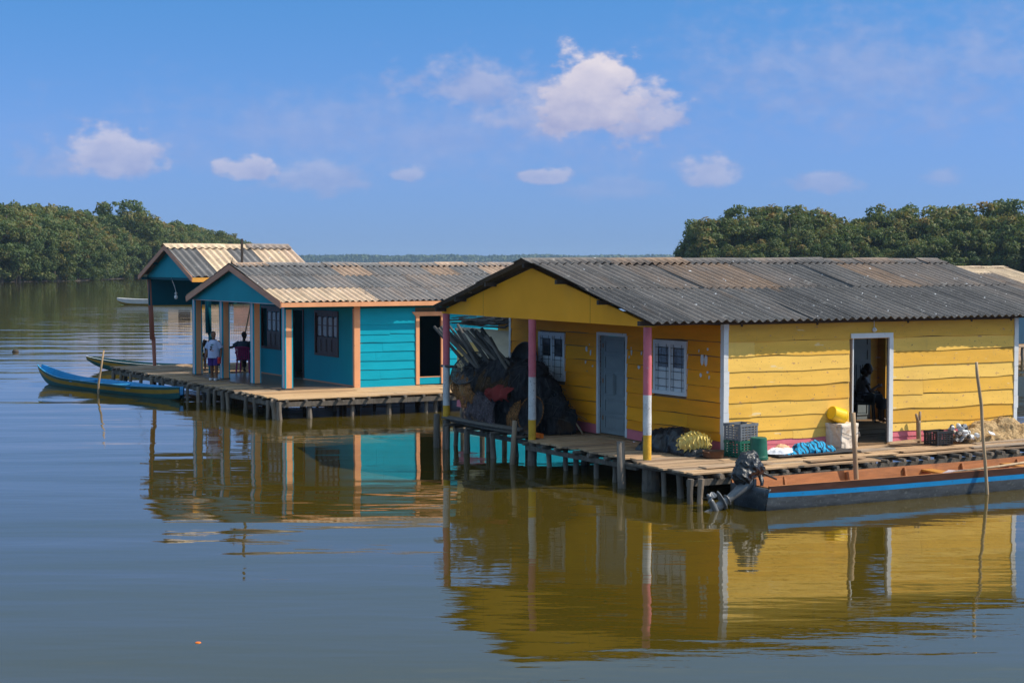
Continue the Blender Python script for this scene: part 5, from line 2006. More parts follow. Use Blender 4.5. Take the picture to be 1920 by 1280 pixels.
mb = MB()
mb.lathe([(.0, .04), (.03, .03), (.05, -.0), (.032, -.02), (.032, -.06)], 14, None, (-1.75, 10.4, 3.08), cap1=True)
mb.build('lamp_socket', M_WHITE, lc, smooth=True)
mb = MB()
mb.ell((-1.75, 10.4, 2.96), (.06, .06, .075))
mb.build('bulb', M_BULB, lc, smooth=True)
wire = [Vector(T(-1.9, 11.8, 4.02)).lerp(Vector((-60, 260, 3.5)), t) - Vector((0, 0, 6 * t * (1 - t))) for t in [i / 16 for i in range(17)]]
wb = wire[0].copy()
mb = MB()
mb.tube([p - wb for p in wire], .012, 5)
tag(mb.build('power_line', M_RAFTER, None, loc=wb), 'thin dark line running from the teal pavilion gable out over the water towards the trees', 'cable')

# deck of the teal houses
TDK = empty('wooden_deck', OT, AX, 'weathered plank deck on many thin stilts around the teal house', 'deck')
mb = MB()
plank_area(mb, lambda v: (-3.42 + .022 * (v + 2.7), 9.5), -2.72, -.03, .555, .24, 63, jag=.04, joint=3.0)
mb.build('decking', M_DECKT, TDK)
mb = MB()
plank_area(mb, lambda v: (-3.42 + .022 * (v + 2.7), -2.27 if v < 7.40 else 9.0), .0, 13.4, .555, .20, 64, jag=.07, joint=1.4)  # back stretch widened out of sight to block daylight under the deck
plank_area(mb, lambda v: (-2.25, -.06), -.03, .03, .553, .06, 65, jag=0)
mb.build('decking', M_DECK, TDK)
u = -3.2
while u < 9:
    mb = MB()
    mb.tube([(u, -2.80 + rng.uniform(-.05, .03), .485), (u + rng.uniform(-.04, .04), 0, .485)], [rng.uniform(.035, .05)] * 2, 8, rng.random())
    mb.build('joist', M_PILE, TDK)
    u += rng.uniform(.4, .62)
v = -2.3
while v < 13.3:
    mb = MB()
    e = -3.42 + .022 * (v + 2.7)
    mb.tube([(e - .07 + rng.uniform(-.04, .02), v, .485), (-1.2, v + rng.uniform(-.04, .04), .485)], [rng.uniform(.035, .05)] * 2, 8, rng.random())
    mb.build('joist', M_PILE, TDK)
    v += rng.uniform(.42, .7)
for (p0, p1) in (((-3.40, -2.70, .39), (9.3, -2.66, .39)), ((-3.38, -2.6, .39), (-3.05, 13.3, .39)), ((-3.0, 13.32, .39), (2.6, 13.35, .39))):
    mb = MB()
    mb.beam(p0, p1, .05, .13, tint=.15)
    mb.build('beam', M_PILE, TDK)
for (u, v, s) in ((-3.40, -2.68, 1.5), (-3.42, -2.40, 1.35), (-3.40, -1.95, 1), (-3.36, -.85, 1), (-3.4, -.3, 1), (-3.38, 1.2, 1), (-3.4, 1.55, 1), (-3.36, 2.3, 1), (-3.38, 2.75, 1), (-3.34, 3.75, 1), (-3.3, 4.8, 1), (-3.3, 6.1, 1), (-3.25, 7.3, 1), (-3.22, 8.5, 1),
                  (-3.18, 9.7, 1), (-3.15, 10.9, 1), (-3.1, 12.1, 1.2), (-3.05, 13.1, 1.4), (-2.6, 13.2, 1.2), (-2.5, -2.62, 1.25), (-1.22, -2.55, 1.15), (-.18, -2.58, 1.25), (1.0, -2.52, 1.1), (1.28, -2.5, 1.1), (2.2, -2.5, 1), (3.4, -2.5, 1), (4.6, -2.5, 1)):
    stilt(TDK, u, v, .46, s)
for u in (-2.6, -1.4, -.3, .9, 2.1, 3.3, 4.5, 6, 7.5):
    for v in (-1.0, .8, 2.8, 4.8, 6.8, 8.8, 11):
        if rng.random() < .9:
            stilt(TDK, u + rng.uniform(-.3, .3), v + rng.uniform(-.3, .3), .46)
pole_thing('leaning_pole', 'thin ochre pole leaning in the teal porch behind the seated man', 'pole', [T(.20, 9.6, .56), T(.42, 9.75, 1.8), T(.85, 10.0, 3.35)], [.022, .024, .02], M_POLE, .5)

# ------------------------------------------------------------------ small boats
def aligned(name, stern, bow, label):
    d = (Vector(bow) - Vector(stern))
    o = empty(name, (stern[0], stern[1], 0), math.atan2(d.y, d.x), label, 'boat')
    return o, Vector((d.x, d.y)).length


BA, LA = aligned('canoe', (-9.85, 52.35), (-16.15, 60.1), 'slender teal canoe with mustard band and bright blue inside, floating beside the teal deck')
secs = hull_sections(LA, .52, .30, bow_rise=.32, bow_len=.30, pointed_stern=True, draft=.10, stern_rise=.10)
hb = make_canoe(BA, secs, [M_BTEAL, M_BYEL, M_BTEAL, M_BBLUE, M_BBLUE], stripe=(.50, .80), strake=(.80, 1.0), transom=False)
for x in (2.6, 4.3, 6.6):
    mb = MB()
    mb.beam((x, -.47, .235), (x, .47, .235), .20, .03)
    mb.build('thwart', M_BBLUE, BA)
BB, LB_ = aligned('canoe', (-8.2, 63.2), (-16.3, 67.5), 'dark teal canoe with a mustard band moored beyond the end of the teal deck')
secs = hull_sections(LB_, .50, .29, bow_rise=.22, bow_len=.40, pointed_stern=True, draft=.10, stern_rise=.08)
make_canoe(BB, secs, [M_BTEAL, M_BYEL, M_BTEAL, M_WHITE, M_BTEAL], stripe=(.50, .80), strake=(.80, 1.0), transom=False)
BW, LW = aligned('rowing_boat', (-28.8, 164.0), (-37.4, 166.6), 'white boat with a rusty waterline lying far out on the lagoon left of the pavilion')
secs = hull_sections(LW, .75, .55, bow_rise=.12, bow_len=.35, draft=.10, stern_w=.9)
make_canoe(BW, secs, [M_BYEL, M_WHITEB, M_WHITEB, M_WHITEB, M_WHITEB], stripe=(.36, .8), strake=(.8, 1.0))
pole_thing('mooring_pole', 'thin pale pole standing in the water beside the teal canoe', 'pole', [Vector((-12.95, 54.85, -1.2)), Vector((-12.93, 54.9, .3)), Vector((-12.85, 54.9, .75)), Vector((-12.76, 54.95, 1.36))], [.035, .036, .033, .026], M_POLE, .7)
mb = MB()
mb.ell((0, 0, .02), (.16, .14, .11))
tag(mb.build('net_float', M_RAFTER, None, smooth=True, loc=(-22.6, 80.0, 0)), 'small dark float bobbing alone on open water at the left', 'net float')
mb = MB()
mb.ell((0, 0, .0), (.035, .03, .012))
tag(mb.build('orange_leaf', M_ORG, None, loc=(-3.42, 19.0, .0)), 'tiny orange leaf floating on the near water', 'leaf')

# ------------------------------------------------------------------ people
def limb(mb, a, b, ra, rb, n=12):
    a, b = Vector(a), Vector(b)
    pts = [a.lerp(b, t) for t in (0, .15, .35, .6, .85, 1)]
    rs = [ra * .94, ra, ra * .97 + rb * .03, (ra + rb) / 2, rb * 1.02, rb]
    mb.tube(pts, rs, n)
    mb.ell(a, (ra * .98,) * 3, 10, 6)
    mb.ell(b, (rb,) * 3, 10, 6)


def hand(mb, wrist, d, palm_n, s=1.0, curl=.35, side=1):
    """palm, four curled fingers of different length and a thumb off the side"""
    d = Vector(d).normalized()
    pn = Vector(palm_n)
    pn = (pn - d * pn.dot(d)).normalized()
    sd = d.cross(pn) * side
    w = Vector(wrist)
    M_ = Matrix((d, sd, pn)).transposed()
    mb.ell(w + d * .045 * s, (.052 * s, .040 * s, .016 * s), 10, 6, M_)
    for k, (o, L_) in enumerate(((-.028, .062), (-.010, .074), (.009, .070), (.027, .054))):
        p = w + d * .082 * s + sd * o * s
        q = p + (d * math.cos(curl) + pn * math.sin(curl)) * L_ * .5 * s
        e = q + (d * math.cos(curl * 2.2) + pn * math.sin(curl * 2.2)) * L_ * .5 * s
        mb.tube([p - d * .015 * s, p, q, e], [.0085 * s, .009 * s, .0082 * s, .0065 * s], 7)
    p = w + d * .025 * s - sd * .034 * s
    q = p + (d * .7 - sd * .7).normalized() * .034 * s
    mb.tube([p + sd * .012 * s, p, q, q + (d * .95 + pn * .3).normalized() * .028 * s], [.011 * s, .0105 * s, .0095 * s, .007 * s], 7)


def head(mb, c, face, s=1.0):
    """skull, jaw, nose, ears; face is the direction it looks"""
    f = Vector(face).normalized()
    up = Vector((0, 0, 1))
    sd = up.cross(f).normalized()
    up = f.cross(sd)
    M_ = Matrix((f, sd, up)).transposed()
    c = Vector(c)
    mb.ell(c + up * .02 * s, (.096 * s, .076 * s, .100 * s), 16, 10, M_)
    mb.ell(c + f * .022 * s - up * .055 * s, (.066 * s, .056 * s, .062 * s), 14, 8, M_)
    mb.ell(c + f * .094 * s - up * .022 * s, (.020 * s, .014 * s, .022 * s), 8, 6, M_)
    mb.ell(c + f * .082 * s - up * .066 * s, (.012 * s, .025 * s, .010 * s), 8, 6, M_)
    mb.ell(c + f * .080 * s + up * .020 * s, (.014 * s, .050 * s, .010 * s), 8, 6, M_)
    for q in (-1, 1):
        mb.ell(c + sd * q * .076 * s - f * .008 * s - up * .015 * s, (.018 * s, .009 * s, .028 * s), 8, 6, M_)
    return M_, c


def face_bits(root, M_, c, s):
    mb = MB()
    for q in (-1, 1):
        mb.ell(c + M_ @ Vector((.084 * s, q * .031 * s, -.002 * s)), (.010 * s, .014 * s, .009 * s), 8, 6, M_)
    e = mb.build('eyes', M_EYE, root, smooth=True)
    mb = MB()
    for q in (-1, 1):
        mb.ell(c + M_ @ Vector((.092 * s, q * .031 * s, -.002 * s)), (.004 * s, .006 * s, .006 * s), 8, 6, M_)
    mb.build('pupils', M_HAIR, e, smooth=True)


def hair_cap(root, M_, c, s, back=1.0, bulk=1.06, low=-.02):
    mb = MB()
    mb.ell(c + M_ @ Vector((-.014 * s, 0, .030 * s)), (.092 * s * bulk, .079 * s * bulk, .098 * s * bulk), 18, 12, M_)
    me_v = []
    o = mb.build('hair', M_HAIR, root, smooth=True)
    bm = bmesh.new()
    bm.from_mesh(o.data)
    Mi = M_.inverted()
    kill = []
    for v in bm.verts:
        l = Mi @ (v.co - c)
        lim = low * s if l.x < .02 * s else (.055 * s + (l.x - .02 * s) * .25)
        if l.z < lim - (.03 * s * back if l.x < -.03 * s else 0):
            kill.append(v)
    bmesh.ops.delete(bm, geom=kill, context='VERTS')
    bm.to_mesh(o.data)
    bm.free()
    return o


def person(label, loc, rz, J, skin, s=1.0, face=(1, 0, 0), hands=((0, 0, -1), (0, 0, -1)), curl=.4):
    """one continuous body grown over the joints in J (local metres, x forwards)"""
    root = empty('person', loc, rz, label, 'person')
    mb = MB()
    limb(mb, J['pelvis'], J['chest'], .110 * s, .125 * s)
    mb.ell(Vector(J['pelvis']), (.115 * s, .155 * s, .105 * s), 14, 8)
    mb.ell(Vector(J['chest']), (.110 * s, .160 * s, .130 * s), 14, 8)
    limb(mb, Vector(J['chest']) + Vector((0, 0, .08 * s)), J['neck'], .080 * s, .050 * s)
    limb(mb, J['neck'], Vector(J['head']) - Vector((0, 0, .04 * s)), .050 * s, .048 * s)
    for q, S_ in ((1, 'L'), (-1, 'R')):
        limb(mb, J['chest'], J['sh' + S_], .075 * s, .060 * s)
        limb(mb, J['sh' + S_], J['el' + S_], .052 * s, .040 * s)
        limb(mb, J['el' + S_], J['wr' + S_], .040 * s, .026 * s)
        limb(mb, J['pelvis'], J['hip' + S_], .095 * s, .092 * s)
        limb(mb, J['hip' + S_], J['kn' + S_], .090 * s, .058 * s)
        limb(mb, J['kn' + S_], J['an' + S_], .056 * s, .036 * s)
        a = Vector(J['an' + S_])
        toe = Vector(J.get('toe' + S_, a + Vector((.15 * s, 0, -.04 * s))))
        mb.tube([a + (a - toe) * .25 + Vector((0, 0, -.03 * s)), a + Vector((0, 0, -.02 * s)), a.lerp(toe, .6), toe], [.03 * s, .040 * s, .038 * s, .024 * s], 10)
        el, wr = Vector(J['el' + S_]), Vector(J['wr' + S_])
        hand(mb, wr, hands[0 if q == 1 else 1], (0, -q, 0.2), s, curl, q)
    M_, c = head(mb, J['head'], face, s * 1.02)
    remeshed(mb, 'body', skin, .0085 * s, root, None, 1)
    face_bits(root, M_, c, s * 1.02)
    return root, M_, c


def loft(rings, n=22, seed=0, fold=.008):
    """rings: (centre, rx, ry) stacked; a cloth tube with soft folds"""
    mb = MB()
    vs, fs = [], []
    for i, (c, rx, ry) in enumerate(rings):
        for j in range(n):
            a = 6.2832 * j / n
            f = 1 + fold / max(rx, .02) * mnoise.noise(Vector((math.cos(a) * 2.2 + seed, math.sin(a) * 2.2, i * .6)))
            vs.append((c[0] + rx * f * math.cos(a), c[1] + ry * f * math.sin(a), c[2]))
    for i in range(len(rings) - 1):
        for j in range(n):
            j2 = (j + 1) % n
            fs.append((i * n + j, i * n + j2, (i + 1) * n + j2, (i + 1) * n + j))
    return mb.add(vs, fs)


def sleeve(mb, a, b, ra, rb):
    mb.tube([Vector(a), Vector(a).lerp(Vector(b), .5), Vector(b)], [ra, (ra + rb) / 2, rb], 14, cap=False)


# standing boy, local x = the way his chest faces
k = 1.46 / 1.62
J = dict(pelvis=(0, 0, .74), chest=(0.01, 0, 1.02), neck=(.0, 0, 1.20), head=(.02, 0, 1.345), shL=(0, .165, 1.13), shR=(0, -.165, 1.13), elL=(-.03, .235, .90), elR=(-.02, -.23, .90), wrL=(.03, .245, .69), wrR=(.07, -.235, .69),
         hipL=(0, .085, .72), hipR=(0, -.085, .72), knL=(.04, .10, .41), knR=(-.02, -.09, .41), anL=(.02, .10, .075), anR=(-.08, -.09, .075), toeL=(.17, .11, .03), toeR=(.07, -.09, .03))
KID, KM, kc = person('boy standing on the teal porch in a pale blue printed T-shirt and purple shorts', T(-2.42, 4.95, .575), math.atan2(-.80, -.25), J, M_SKIN, .92, face=(.55, .80, 0), hands=((.1, 0, -1), (.2, 0, -1)))
hair_cap(KID, KM, kc, .94, .4, 1.02, .02)
mb = loft([((0, 0, .66), .150, .195), ((0, 0, .80), .145, .185), ((.005, 0, .95), .140, .180), ((.01, 0, 1.08), .130, .182), ((.005, 0, 1.15), .10, .165), ((0, 0, 1.20), .065, .085)], seed=1, fold=.014)
sleeve(mb, (0, .13, 1.13), (-.02, .235, .95), .078, .082)
sleeve(mb, (0, -.13, 1.13), (-.01, -.23, .95), .078, .082)
tee = mb.build('tee_shirt', M_TEE, KID, smooth=True)
for (y, z, w, h, m) in ((.02, 1.06, .12, .035, M_BTEAL), (.0, .99, .10, .075, M_DTROU), (.03, .985, .03, .03, M_CLOTHW), (-.02, .93, .10, .05, M_RUST), (.03, .885, .11, .03, M_FASCIA), (-.04, .905, .04, .05, M_DTROU)):
    mb = MB()
    rr = random.Random(int(z * 1000))
    pts = [(y + w / 2 * math.cos(6.283 * i / 9) * rr.uniform(.75, 1.1), z + h / 2 * math.sin(6.283 * i / 9) * rr.uniform(.75, 1.1)) for i in range(9)]
    vs = []
    for off in (.006, -.004):
        vs += [(.143 * math.sqrt(max(.1, 1 - (p[0] / .19) ** 2)) + off + .004, p[0], p[1]) for p in pts]
    mb.add(vs, [tuple(range(9)), tuple(range(17, 8, -1))] + [(i, 9 + i, 9 + (i + 1) % 9, (i + 1) % 9) for i in range(9)])
    mb.build('shirt_print', m, tee)
mb = loft([((0, 0, .84), .130, .165), ((0, 0, .72), .140, .185), ((0, 0, .64), .135, .190)], seed=2)
for s, (a, c) in ((1, ((0, .09, .70), (.03, .105, .43))), (-1, ((0, -.09, .70), (-.01, -.095, .43)))):
    sleeve(mb, a, c, .105, .108)
mb.build('shorts', M_SHORTS, KID, smooth=True)
mb = MB()
for (a, t) in (((.02, .10, .03), (.19, .115, .012)), ((-.08, -.09, .03), (.09, -.095, .012))):
    a, t = Vector(a), Vector(t)
    mb.tube([a - Vector((.06, 0, .016)), a + Vector((.03, 0, -.006)), a.lerp(t, .7), t], [.030, .046, .046, .03], 10)
mb.build('sandals', M_CLOTHW, KID, smooth=True)
mb = MB()
mb.tube([(0, 0, 0), (0, 0, .16), (0, 0, .19)], [.05, .055, .03], 14)
cup = tag(mb.build('drink_bottle', mat('red_bottle', (.5, .02, .015), .4, .1, 5, bump=0), None, smooth=False, loc=KID.matrix_basis @ Vector((.13, .245, .50)), rz=0), 'small red bottle held by the boy on the teal porch', 'bottle')


def plastic_chair(label, loc, rz, m, arms=True, tall=.86):
    root = empty('plastic_chair', loc, rz, label, 'chair')
    mb = MB()
    vs, fs = [], []
    n = 8
    for j in range(n + 1):
        for i in range(n + 1):
            x, y = -.21 + .42 * i / n, -.22 + .44 * j / n
            vs.append((x, y, .42 + .02 * (x + .2) - .015 * math.cos(y * 7)))
    top = len(vs)
    vs += [(a, b_, c - .015) for a, b_, c in vs]
    for j in range(n):
        for i in range(n):
            a = j * (n + 1) + i
            fs += [(a, a + 1, a + n + 2, a + n + 1), (top + a, top + a + n + 1, top + a + n + 2, top + a + 1)]
    mb.add(vs, fs)
    mb.span((-.215, -.225, .39), (.215, -.20, .43))
    mb.span((-.215, .20, .39), (.215, .225, .43))
    mb.build('seat', m, root)
    mb = MB()                                       # curved back of slats with a top rail
    for i in range(7):
        y = -.19 + .38 * i / 6
        x0 = -.20 - .05 * math.cos(y * 6) + .04
        mb.beam((x0, y, .43), (x0 - .10, y * 1.08, tall - .05), .052, .014, up=(1, 0, 0))
    pts = [(-.30 - .045 * math.cos(y * 6) + .04 + .01, y, tall - .06 + .05 * math.cos(y * 5)) for y in [-.24 + .48 * k / 10 for k in range(11)]]
    mb.tube(pts, .028, 8)
    mb.build('backrest', m, root, smooth=False)
    for (x, y) in ((.18, .19), (.18, -.19), (-.18, .19), (-.18, -.19)):
        mb = MB()
        mb.beam((x * 1.18, y * 1.18, 0), (x, y, .42), .045, .035, up=(1, 0, 0))
        mb.build('leg', m, root)
    if arms:
        for s in (-1, 1):
            mb = MB()
            mb.tube([(.18, s * .23, .41), (.19, s * .26, .62), (.12, s * .265, .655), (-.18, s * .25, .66), (-.27, s * .22, .64)], .022, 8)
            mb.build('armrest', m, root, smooth=True)
    return root


def seated(z0=.42):
    return dict(pelvis=(-.08, 0, z0 + .12), chest=(-.10, 0, z0 + .42), neck=(-.08, 0, z0 + .60), head=(-.05, 0, z0 + .76), shL=(-.09, .185, z0 + .53), shR=(-.09, -.185, z0 + .53),
                elL=(.02, .26, z0 + .28), elR=(.02, -.26, z0 + .28), wrL=(.24, .20, z0 + .22), wrR=(.24, -.20, z0 + .22), hipL=(-.05, .09, z0 + .10), hipR=(-.05, -.09, z0 + .10),
                knL=(.36, .13, z0 + .08), knR=(.36, -.13, z0 + .08), anL=(.34, .13, .08), anR=(.34, -.13, .08), toeL=(.50, .14, .03), toeR=(.50, -.14, .03))


# man seen from behind on the magenta chair; he faces away over the water
aw = math.atan2(.93, .15)
plastic_chair('magenta plastic armchair seen from behind on the teal porch', T(-.42, 7.62, .575), aw, M_MAG, tall=.84)
J = seated(.43)
J['elL'] = (-.16, .36, .82)
J['wrL'] = (-.24, .56, .80)
MAN, MM_, mc = person('man in a dark slate shirt sitting on the magenta chair with his back turned', T(-.42, 7.62, .575), aw, J, M_SKIND, 1.0, face=(.8, -.3, -.15), hands=((-.2, .9, -.2), (.8, .3, 0)))
hair_cap(MAN, MM_, mc, 1.02, .6, 1.0, .0)
mb = loft([((-.08, 0, .50), .165, .205), ((-.09, 0, .68), .155, .200), ((-.10, 0, .85), .150, .205), ((-.10, 0, .96), .125, .205), ((-.09, 0, 1.02), .085, .12)], seed=4, fold=.014)
sleeve(mb, (-.09, .15, .96), (-.14, .32, .85), .082, .080)
sleeve(mb, (-.09, -.15, .96), (-.01, -.245, .76), .082, .080)
mb.build('shirt', M_DSHIRT, MAN, smooth=True)
mb = loft([((-.08, 0, .66), .150, .185), ((-.07, 0, .54), .170, .205), ((-.05, 0, .46), .150, .190)], seed=5)
for s in (1, -1):
    sleeve(mb, (-.05, s * .09, .53), (.36, s * .13, .515), .108, .085)
    sleeve(mb, (.36, s * .13, .53), (.34, s * .13, .16), .080, .068)
    mb.ell((.36, s * .13, .515), (.083, .083, .083))
mb.build('trousers', M_DTROU, MAN, smooth=True)
# child on the yellow chair behind the boy
fc = math.atan2(-.95, .1)
plastic_chair('yellow plastic armchair on the teal porch, partly hidden by the boy', T(-1.12, 9.05, .575), fc, M_YCH, tall=.82)
J = seated(.44)
CH, CM, cc = person('dark-haired child sitting on the yellow chair behind the boy', T(-1.08, 9.05, .575), fc, J, M_SKIND, .86, face=(1, .1, 0), hands=((.8, .3, -.2), (.8, -.3, -.2)))
hair_cap(CH, CM, cc, .88, .6, 1.04, .0)
mb = loft([((-.08, 0, .50), .145, .185), ((-.09, 0, .68), .138, .180), ((-.10, 0, .85), .130, .182), ((-.10, 0, .97), .10, .165)], seed=6, fold=.012)
mb.build('vest', M_DTROU, CH, smooth=True)
mb = MB()
for s in (1, -1):
    sleeve(mb, (-.05, s * .09, .53), (.36, s * .13, .52), .10, .085)
mb.build('shorts', M_DTROU, CH, smooth=True)
# woman sitting inside the yellow house, in profile
fw = R(-6)
plastic_chair('dark plastic armchair inside the doorway of the yellow house', Y(6.52, 3.62, .57), fw, M_DKPL, tall=.84)
J = seated(.43)
J['elR'], J['wrR'] = (.10, -.26, .70), (.26, -.16, .80)
J['chest'] = (-.04, 0, .85)
J['neck'], J['head'] = (.02, 0, 1.02), (.08, 0, 1.165)
for q in ('L', 'R'):
    x, y, z = J['sh' + q]
    J['sh' + q] = (x + .06, y, z)
WM, WMx, wc = person('woman with dark hair sitting in shadow inside the doorway of the yellow house', Y(6.52, 3.62, .57), fw, J, M_SKIND, .96, face=(1, .05, -.05), hands=((.8, .3, -.2), (.9, .3, .2)))
h = hair_cap(WM, WMx, wc, .98, 2.2, 1.16, -.03)
mb = MB()
mb.ell(wc + Vector((-.10, 0, -.04)), (.075, .085, .095))
mb.build('hair_bun', M_HAIR, h, smooth=True)
mb = loft([((-.08, 0, .48), .165, .205), ((-.07, 0, .66), .150, .195), ((-.04, 0, .84), .145, .195), ((-.03, 0, .95), .12, .185), ((-.01, 0, 1.0), .08, .11)], seed=7, fold=.014)
sleeve(mb, (-.03, .15, .95), (0, .235, .80), .075, .075)
sleeve(mb, (-.03, -.15, .95), (.04, -.235, .82), .075, .075)
mb.build('blouse', M_GSHIRT, WM, smooth=True)
mb = loft([((-.08, 0, .66), .150, .185), ((-.06, 0, .54), .175, .205), ((-.05, 0, .46), .150, .190)], seed=8)
for s in (1, -1):
    sleeve(mb, (-.05, s * .09, .53), (.38, s * .12, .52), .112, .10)
    sleeve(mb, (.37, s * .13, .53), (.36, s * .13, .30), .095, .10)
mb.build('skirt', M_DTROU, WM, smooth=True)
mb = MB()
WC = empty('wooden_chair', Y(7.02, 3.35, .57), R(150) + AX, 'dark wooden chair with tall back posts just inside the doorway of the yellow house', 'chair')
mb = MB()
mb.span((-.21, -.21, .42), (.21, .21, .45))
mb.build('seat', M_DARKWOOD, WC)
for y in (-.18, .18):
    mb = MB()
    mb.beam((-.20, y, .45), (-.27, y, 1.06), .045, .04, up=(1, 0, 0))
    mb.build('back_post', M_DARKWOOD, WC)
for z in (.62, .80, .98):
    mb = MB()
    mb.span((-.25 - (z - .6) * .1, -.16, z), (-.23 - (z - .6) * .1, .16, z + .06))
    mb.build('back_rail', M_DARKWOOD, WC)
for (x, y) in ((.18, .18), (.18, -.18), (-.19, .18), (-.19, -.18)):
    mb = MB()
    mb.span((x - .02, y - .02, 0), (x + .02, y + .02, .42))
    mb.build('leg', M_DARKWOOD, WC)

# ------------------------------------------------------------------ houses farther off
def far_house(name, label, loc, rz, Lx, Ly, wall_m, roof_t, zr, ze, wz=(.56, 2.6), openings=(), cat='house', deck=True, rows=2, wl=.22):
    root = empty(name, loc, rz, label, cat)
    mb = MB()
    holes = [(a, b_, c, d) for (a, b_, c, d) in openings]
    core_wall(mb, mapper('v', 0, -1), 0, Lx, wz[0], ze - .1, holes, -.05, 0)
    core_wall(mb, mapper('u', 0, -1), .052, Ly - .052, wz[0], ze - .1, [(Ly * .4, Ly * .4 + .9, .56, 2.3)], -.05, 0)
    core_wall(mb, mapper('u', Lx, 1), .052, Ly - .052, wz[0], ze - .1, [], -.05, 0)
    core_wall(mb, mapper('v', Ly, 1), 0, Lx, wz[0], ze - .1, [], -.05, 0)
    mb.build('wall', wall_m, root)
    mb = MB()
    for (a, b_, c, d) in holes:
        fbox(mb, mapper('v', 0, -1), a - .06, b_ + .06, -.06, -.055, c, d)
    if holes:
        mb.build('door', M_DARKWOOD, root)
    mb = MB()
    rg = (Ly / 2, zr)
    for e in ((-.4, ze), (Ly + .4, ze)):
        corrugated_slope(mb, -.6, Lx + .6, rg, e, rows, seed=int(Lx * 10), tint_fn=roof_t, wl=wl)
    rf = mb.build('roof', M_ROOF, root)
    ridge_cap(-.6, Lx + .6, rg, (-.4, ze), (Ly + .4, ze), seed=5, wl=wl, tint_fn=lambda a, b_, r: r.choice([.9, .95, .3])).build('ridge_cap', M_ROOF, rf)
    for (v0, z0) in ((.02, ze - .1), (Ly - .02, ze - .1)):
        pass
    mb = MB()
    for u in (.02, Lx - .02):
        mb.prism([(0, ze - .101), (Ly, ze - .101), (Ly / 2, zr - .12)], lambda p: Vector((u - .015, p[0], p[1])), lambda p: Vector((u + .015, p[0], p[1])))
    mb.build('gable_board', wall_m, root)
    if deck:
        dk = empty('wooden_deck', loc, rz, 'plank platform on stilts under the ' + ' '.join(label.replace(',', '').split()[:4]), 'deck')
        mb = MB()
        plank_area(mb, lambda v: (-1.5, Lx + 1.5), -1.8, Ly + .5, .54, .3, 7, jag=.05, joint=3)
        mb.build('decking', M_DECK, dk)
        for i in range(int(Lx / 1.2) + 3):
            stilt(dk, -1.4 + i * 1.2, -1.7, .5, 1.3)
            stilt(dk, -1.4 + i * 1.2, Ly * .5, .5, 1.3)
    return root


far_house('plank_house', 'dark navy house with grey roof, half hidden behind the right end of the yellow one', Y(28.5, 29.0), AX, 9.5, 7, M_NAVY, lambda a, i, r: r.choice([.35, .45, .4, .2]), 3.62, 2.75, openings=((2.0, 2.9, .56, 2.4), (5.6, 6.4, 1.2, 2.2)))
far_house('plank_house', 'far house with a plain cream roof under the trees at the right', Y(42, 47), AX, 16, 9, M_CREAMW, lambda a, i, r: .97 + r.uniform(-.02, .02), 3.78, 2.6, openings=((2.0, 3.0, .56, 2.4),))
far_house('plank_house', 'far cream house seen mostly as a reflection behind the teal porch', Vector((-34.4, 176, 0)), R(8), 5.0, 5, M_CREAMW, lambda a, i, r: .9, 3.6, 2.8, openings=((1.0, 2.2, .56, 2.4), (3.6, 4.3, 1.2, 2.2)))
far_house('plank_house', 'far rose house seen mostly as a reflection right of the cream one', Vector((-28.0, 177, 0)), R(8), 5.0, 5, M_ROSE, lambda a, i, r: .7, 3.6, 2.8, openings=((2.2, 3.2, .56, 2.4),))
DC, LD = aligned('canoe', (19.4, 66.0), (26.0, 69.0), 'dark canoe with a pale rim floating past the right end of the yellow house')
secs = hull_sections(LD, .55, .36, bow_rise=.15, bow_len=.40, pointed_stern=True, draft=.10, stern_rise=.08)
make_canoe(DC, secs, [M_HULLD, M_HULLD, M_HULLD, M_WHITEB, M_BOATW], transom=False)

# ------------------------------------------------------------------ trees
def crown_mesh(seed, H=10.0, rad=5.0, leaves=80, clumps=105):
    """leaf clusters over a bushy crown that comes down to the water, denser towards its outside"""
    r = random.Random(seed)
    mb = MB()
    for c in range(clumps):
        f = r.random() ** .8
        z = .4 + f * (H - 1.3)
        q = z / H
        prof = min(1, .70 + q * .6) * math.sqrt(max(.02, 1 - max(0, (q - .35) / .66) ** 2.4))
        rr = rad * prof * math.sqrt(r.uniform(.30, 1.0)) + .2
        a = r.uniform(0, 6.2832)
        cx, cy = rr * math.cos(a), rr * math.sin(a)
        cr = r.uniform(.6, 1.35) * (.8 if q > .8 else 1)
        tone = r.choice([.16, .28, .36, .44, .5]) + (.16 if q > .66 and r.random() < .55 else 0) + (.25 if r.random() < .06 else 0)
        nl = int(leaves * (cr / 1.0) ** 2)
        for _ in range(nl):
            d = Vector((r.gauss(0, 1), r.gauss(0, 1), r.gauss(0, 1) + .25)).normalized()
            k = r.uniform(.45, 1.0) ** .5 * (1 + .25 * abs(r.gauss(0, .5)))
            p = Vector((cx, cy, z)) + Vector((d.x * cr, d.y * cr, d.z * cr * .75)) * k
            p.z = max(.15, p.z)
            n = (d + Vector((r.gauss(0, .6), r.gauss(0, .6), r.gauss(0, .6) + .35))).normalized()
            t = n.cross(Vector((r.gauss(0, 1), r.gauss(0, 1), r.gauss(0, 1)))).normalized()
            s = n.cross(t)
            L_, w = r.uniform(.18, .34), r.uniform(.10, .18)
            tt = min(1, max(0, tone + r.uniform(-.18, .18)))
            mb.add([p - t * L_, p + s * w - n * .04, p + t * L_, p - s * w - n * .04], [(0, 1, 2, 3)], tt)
    return mb


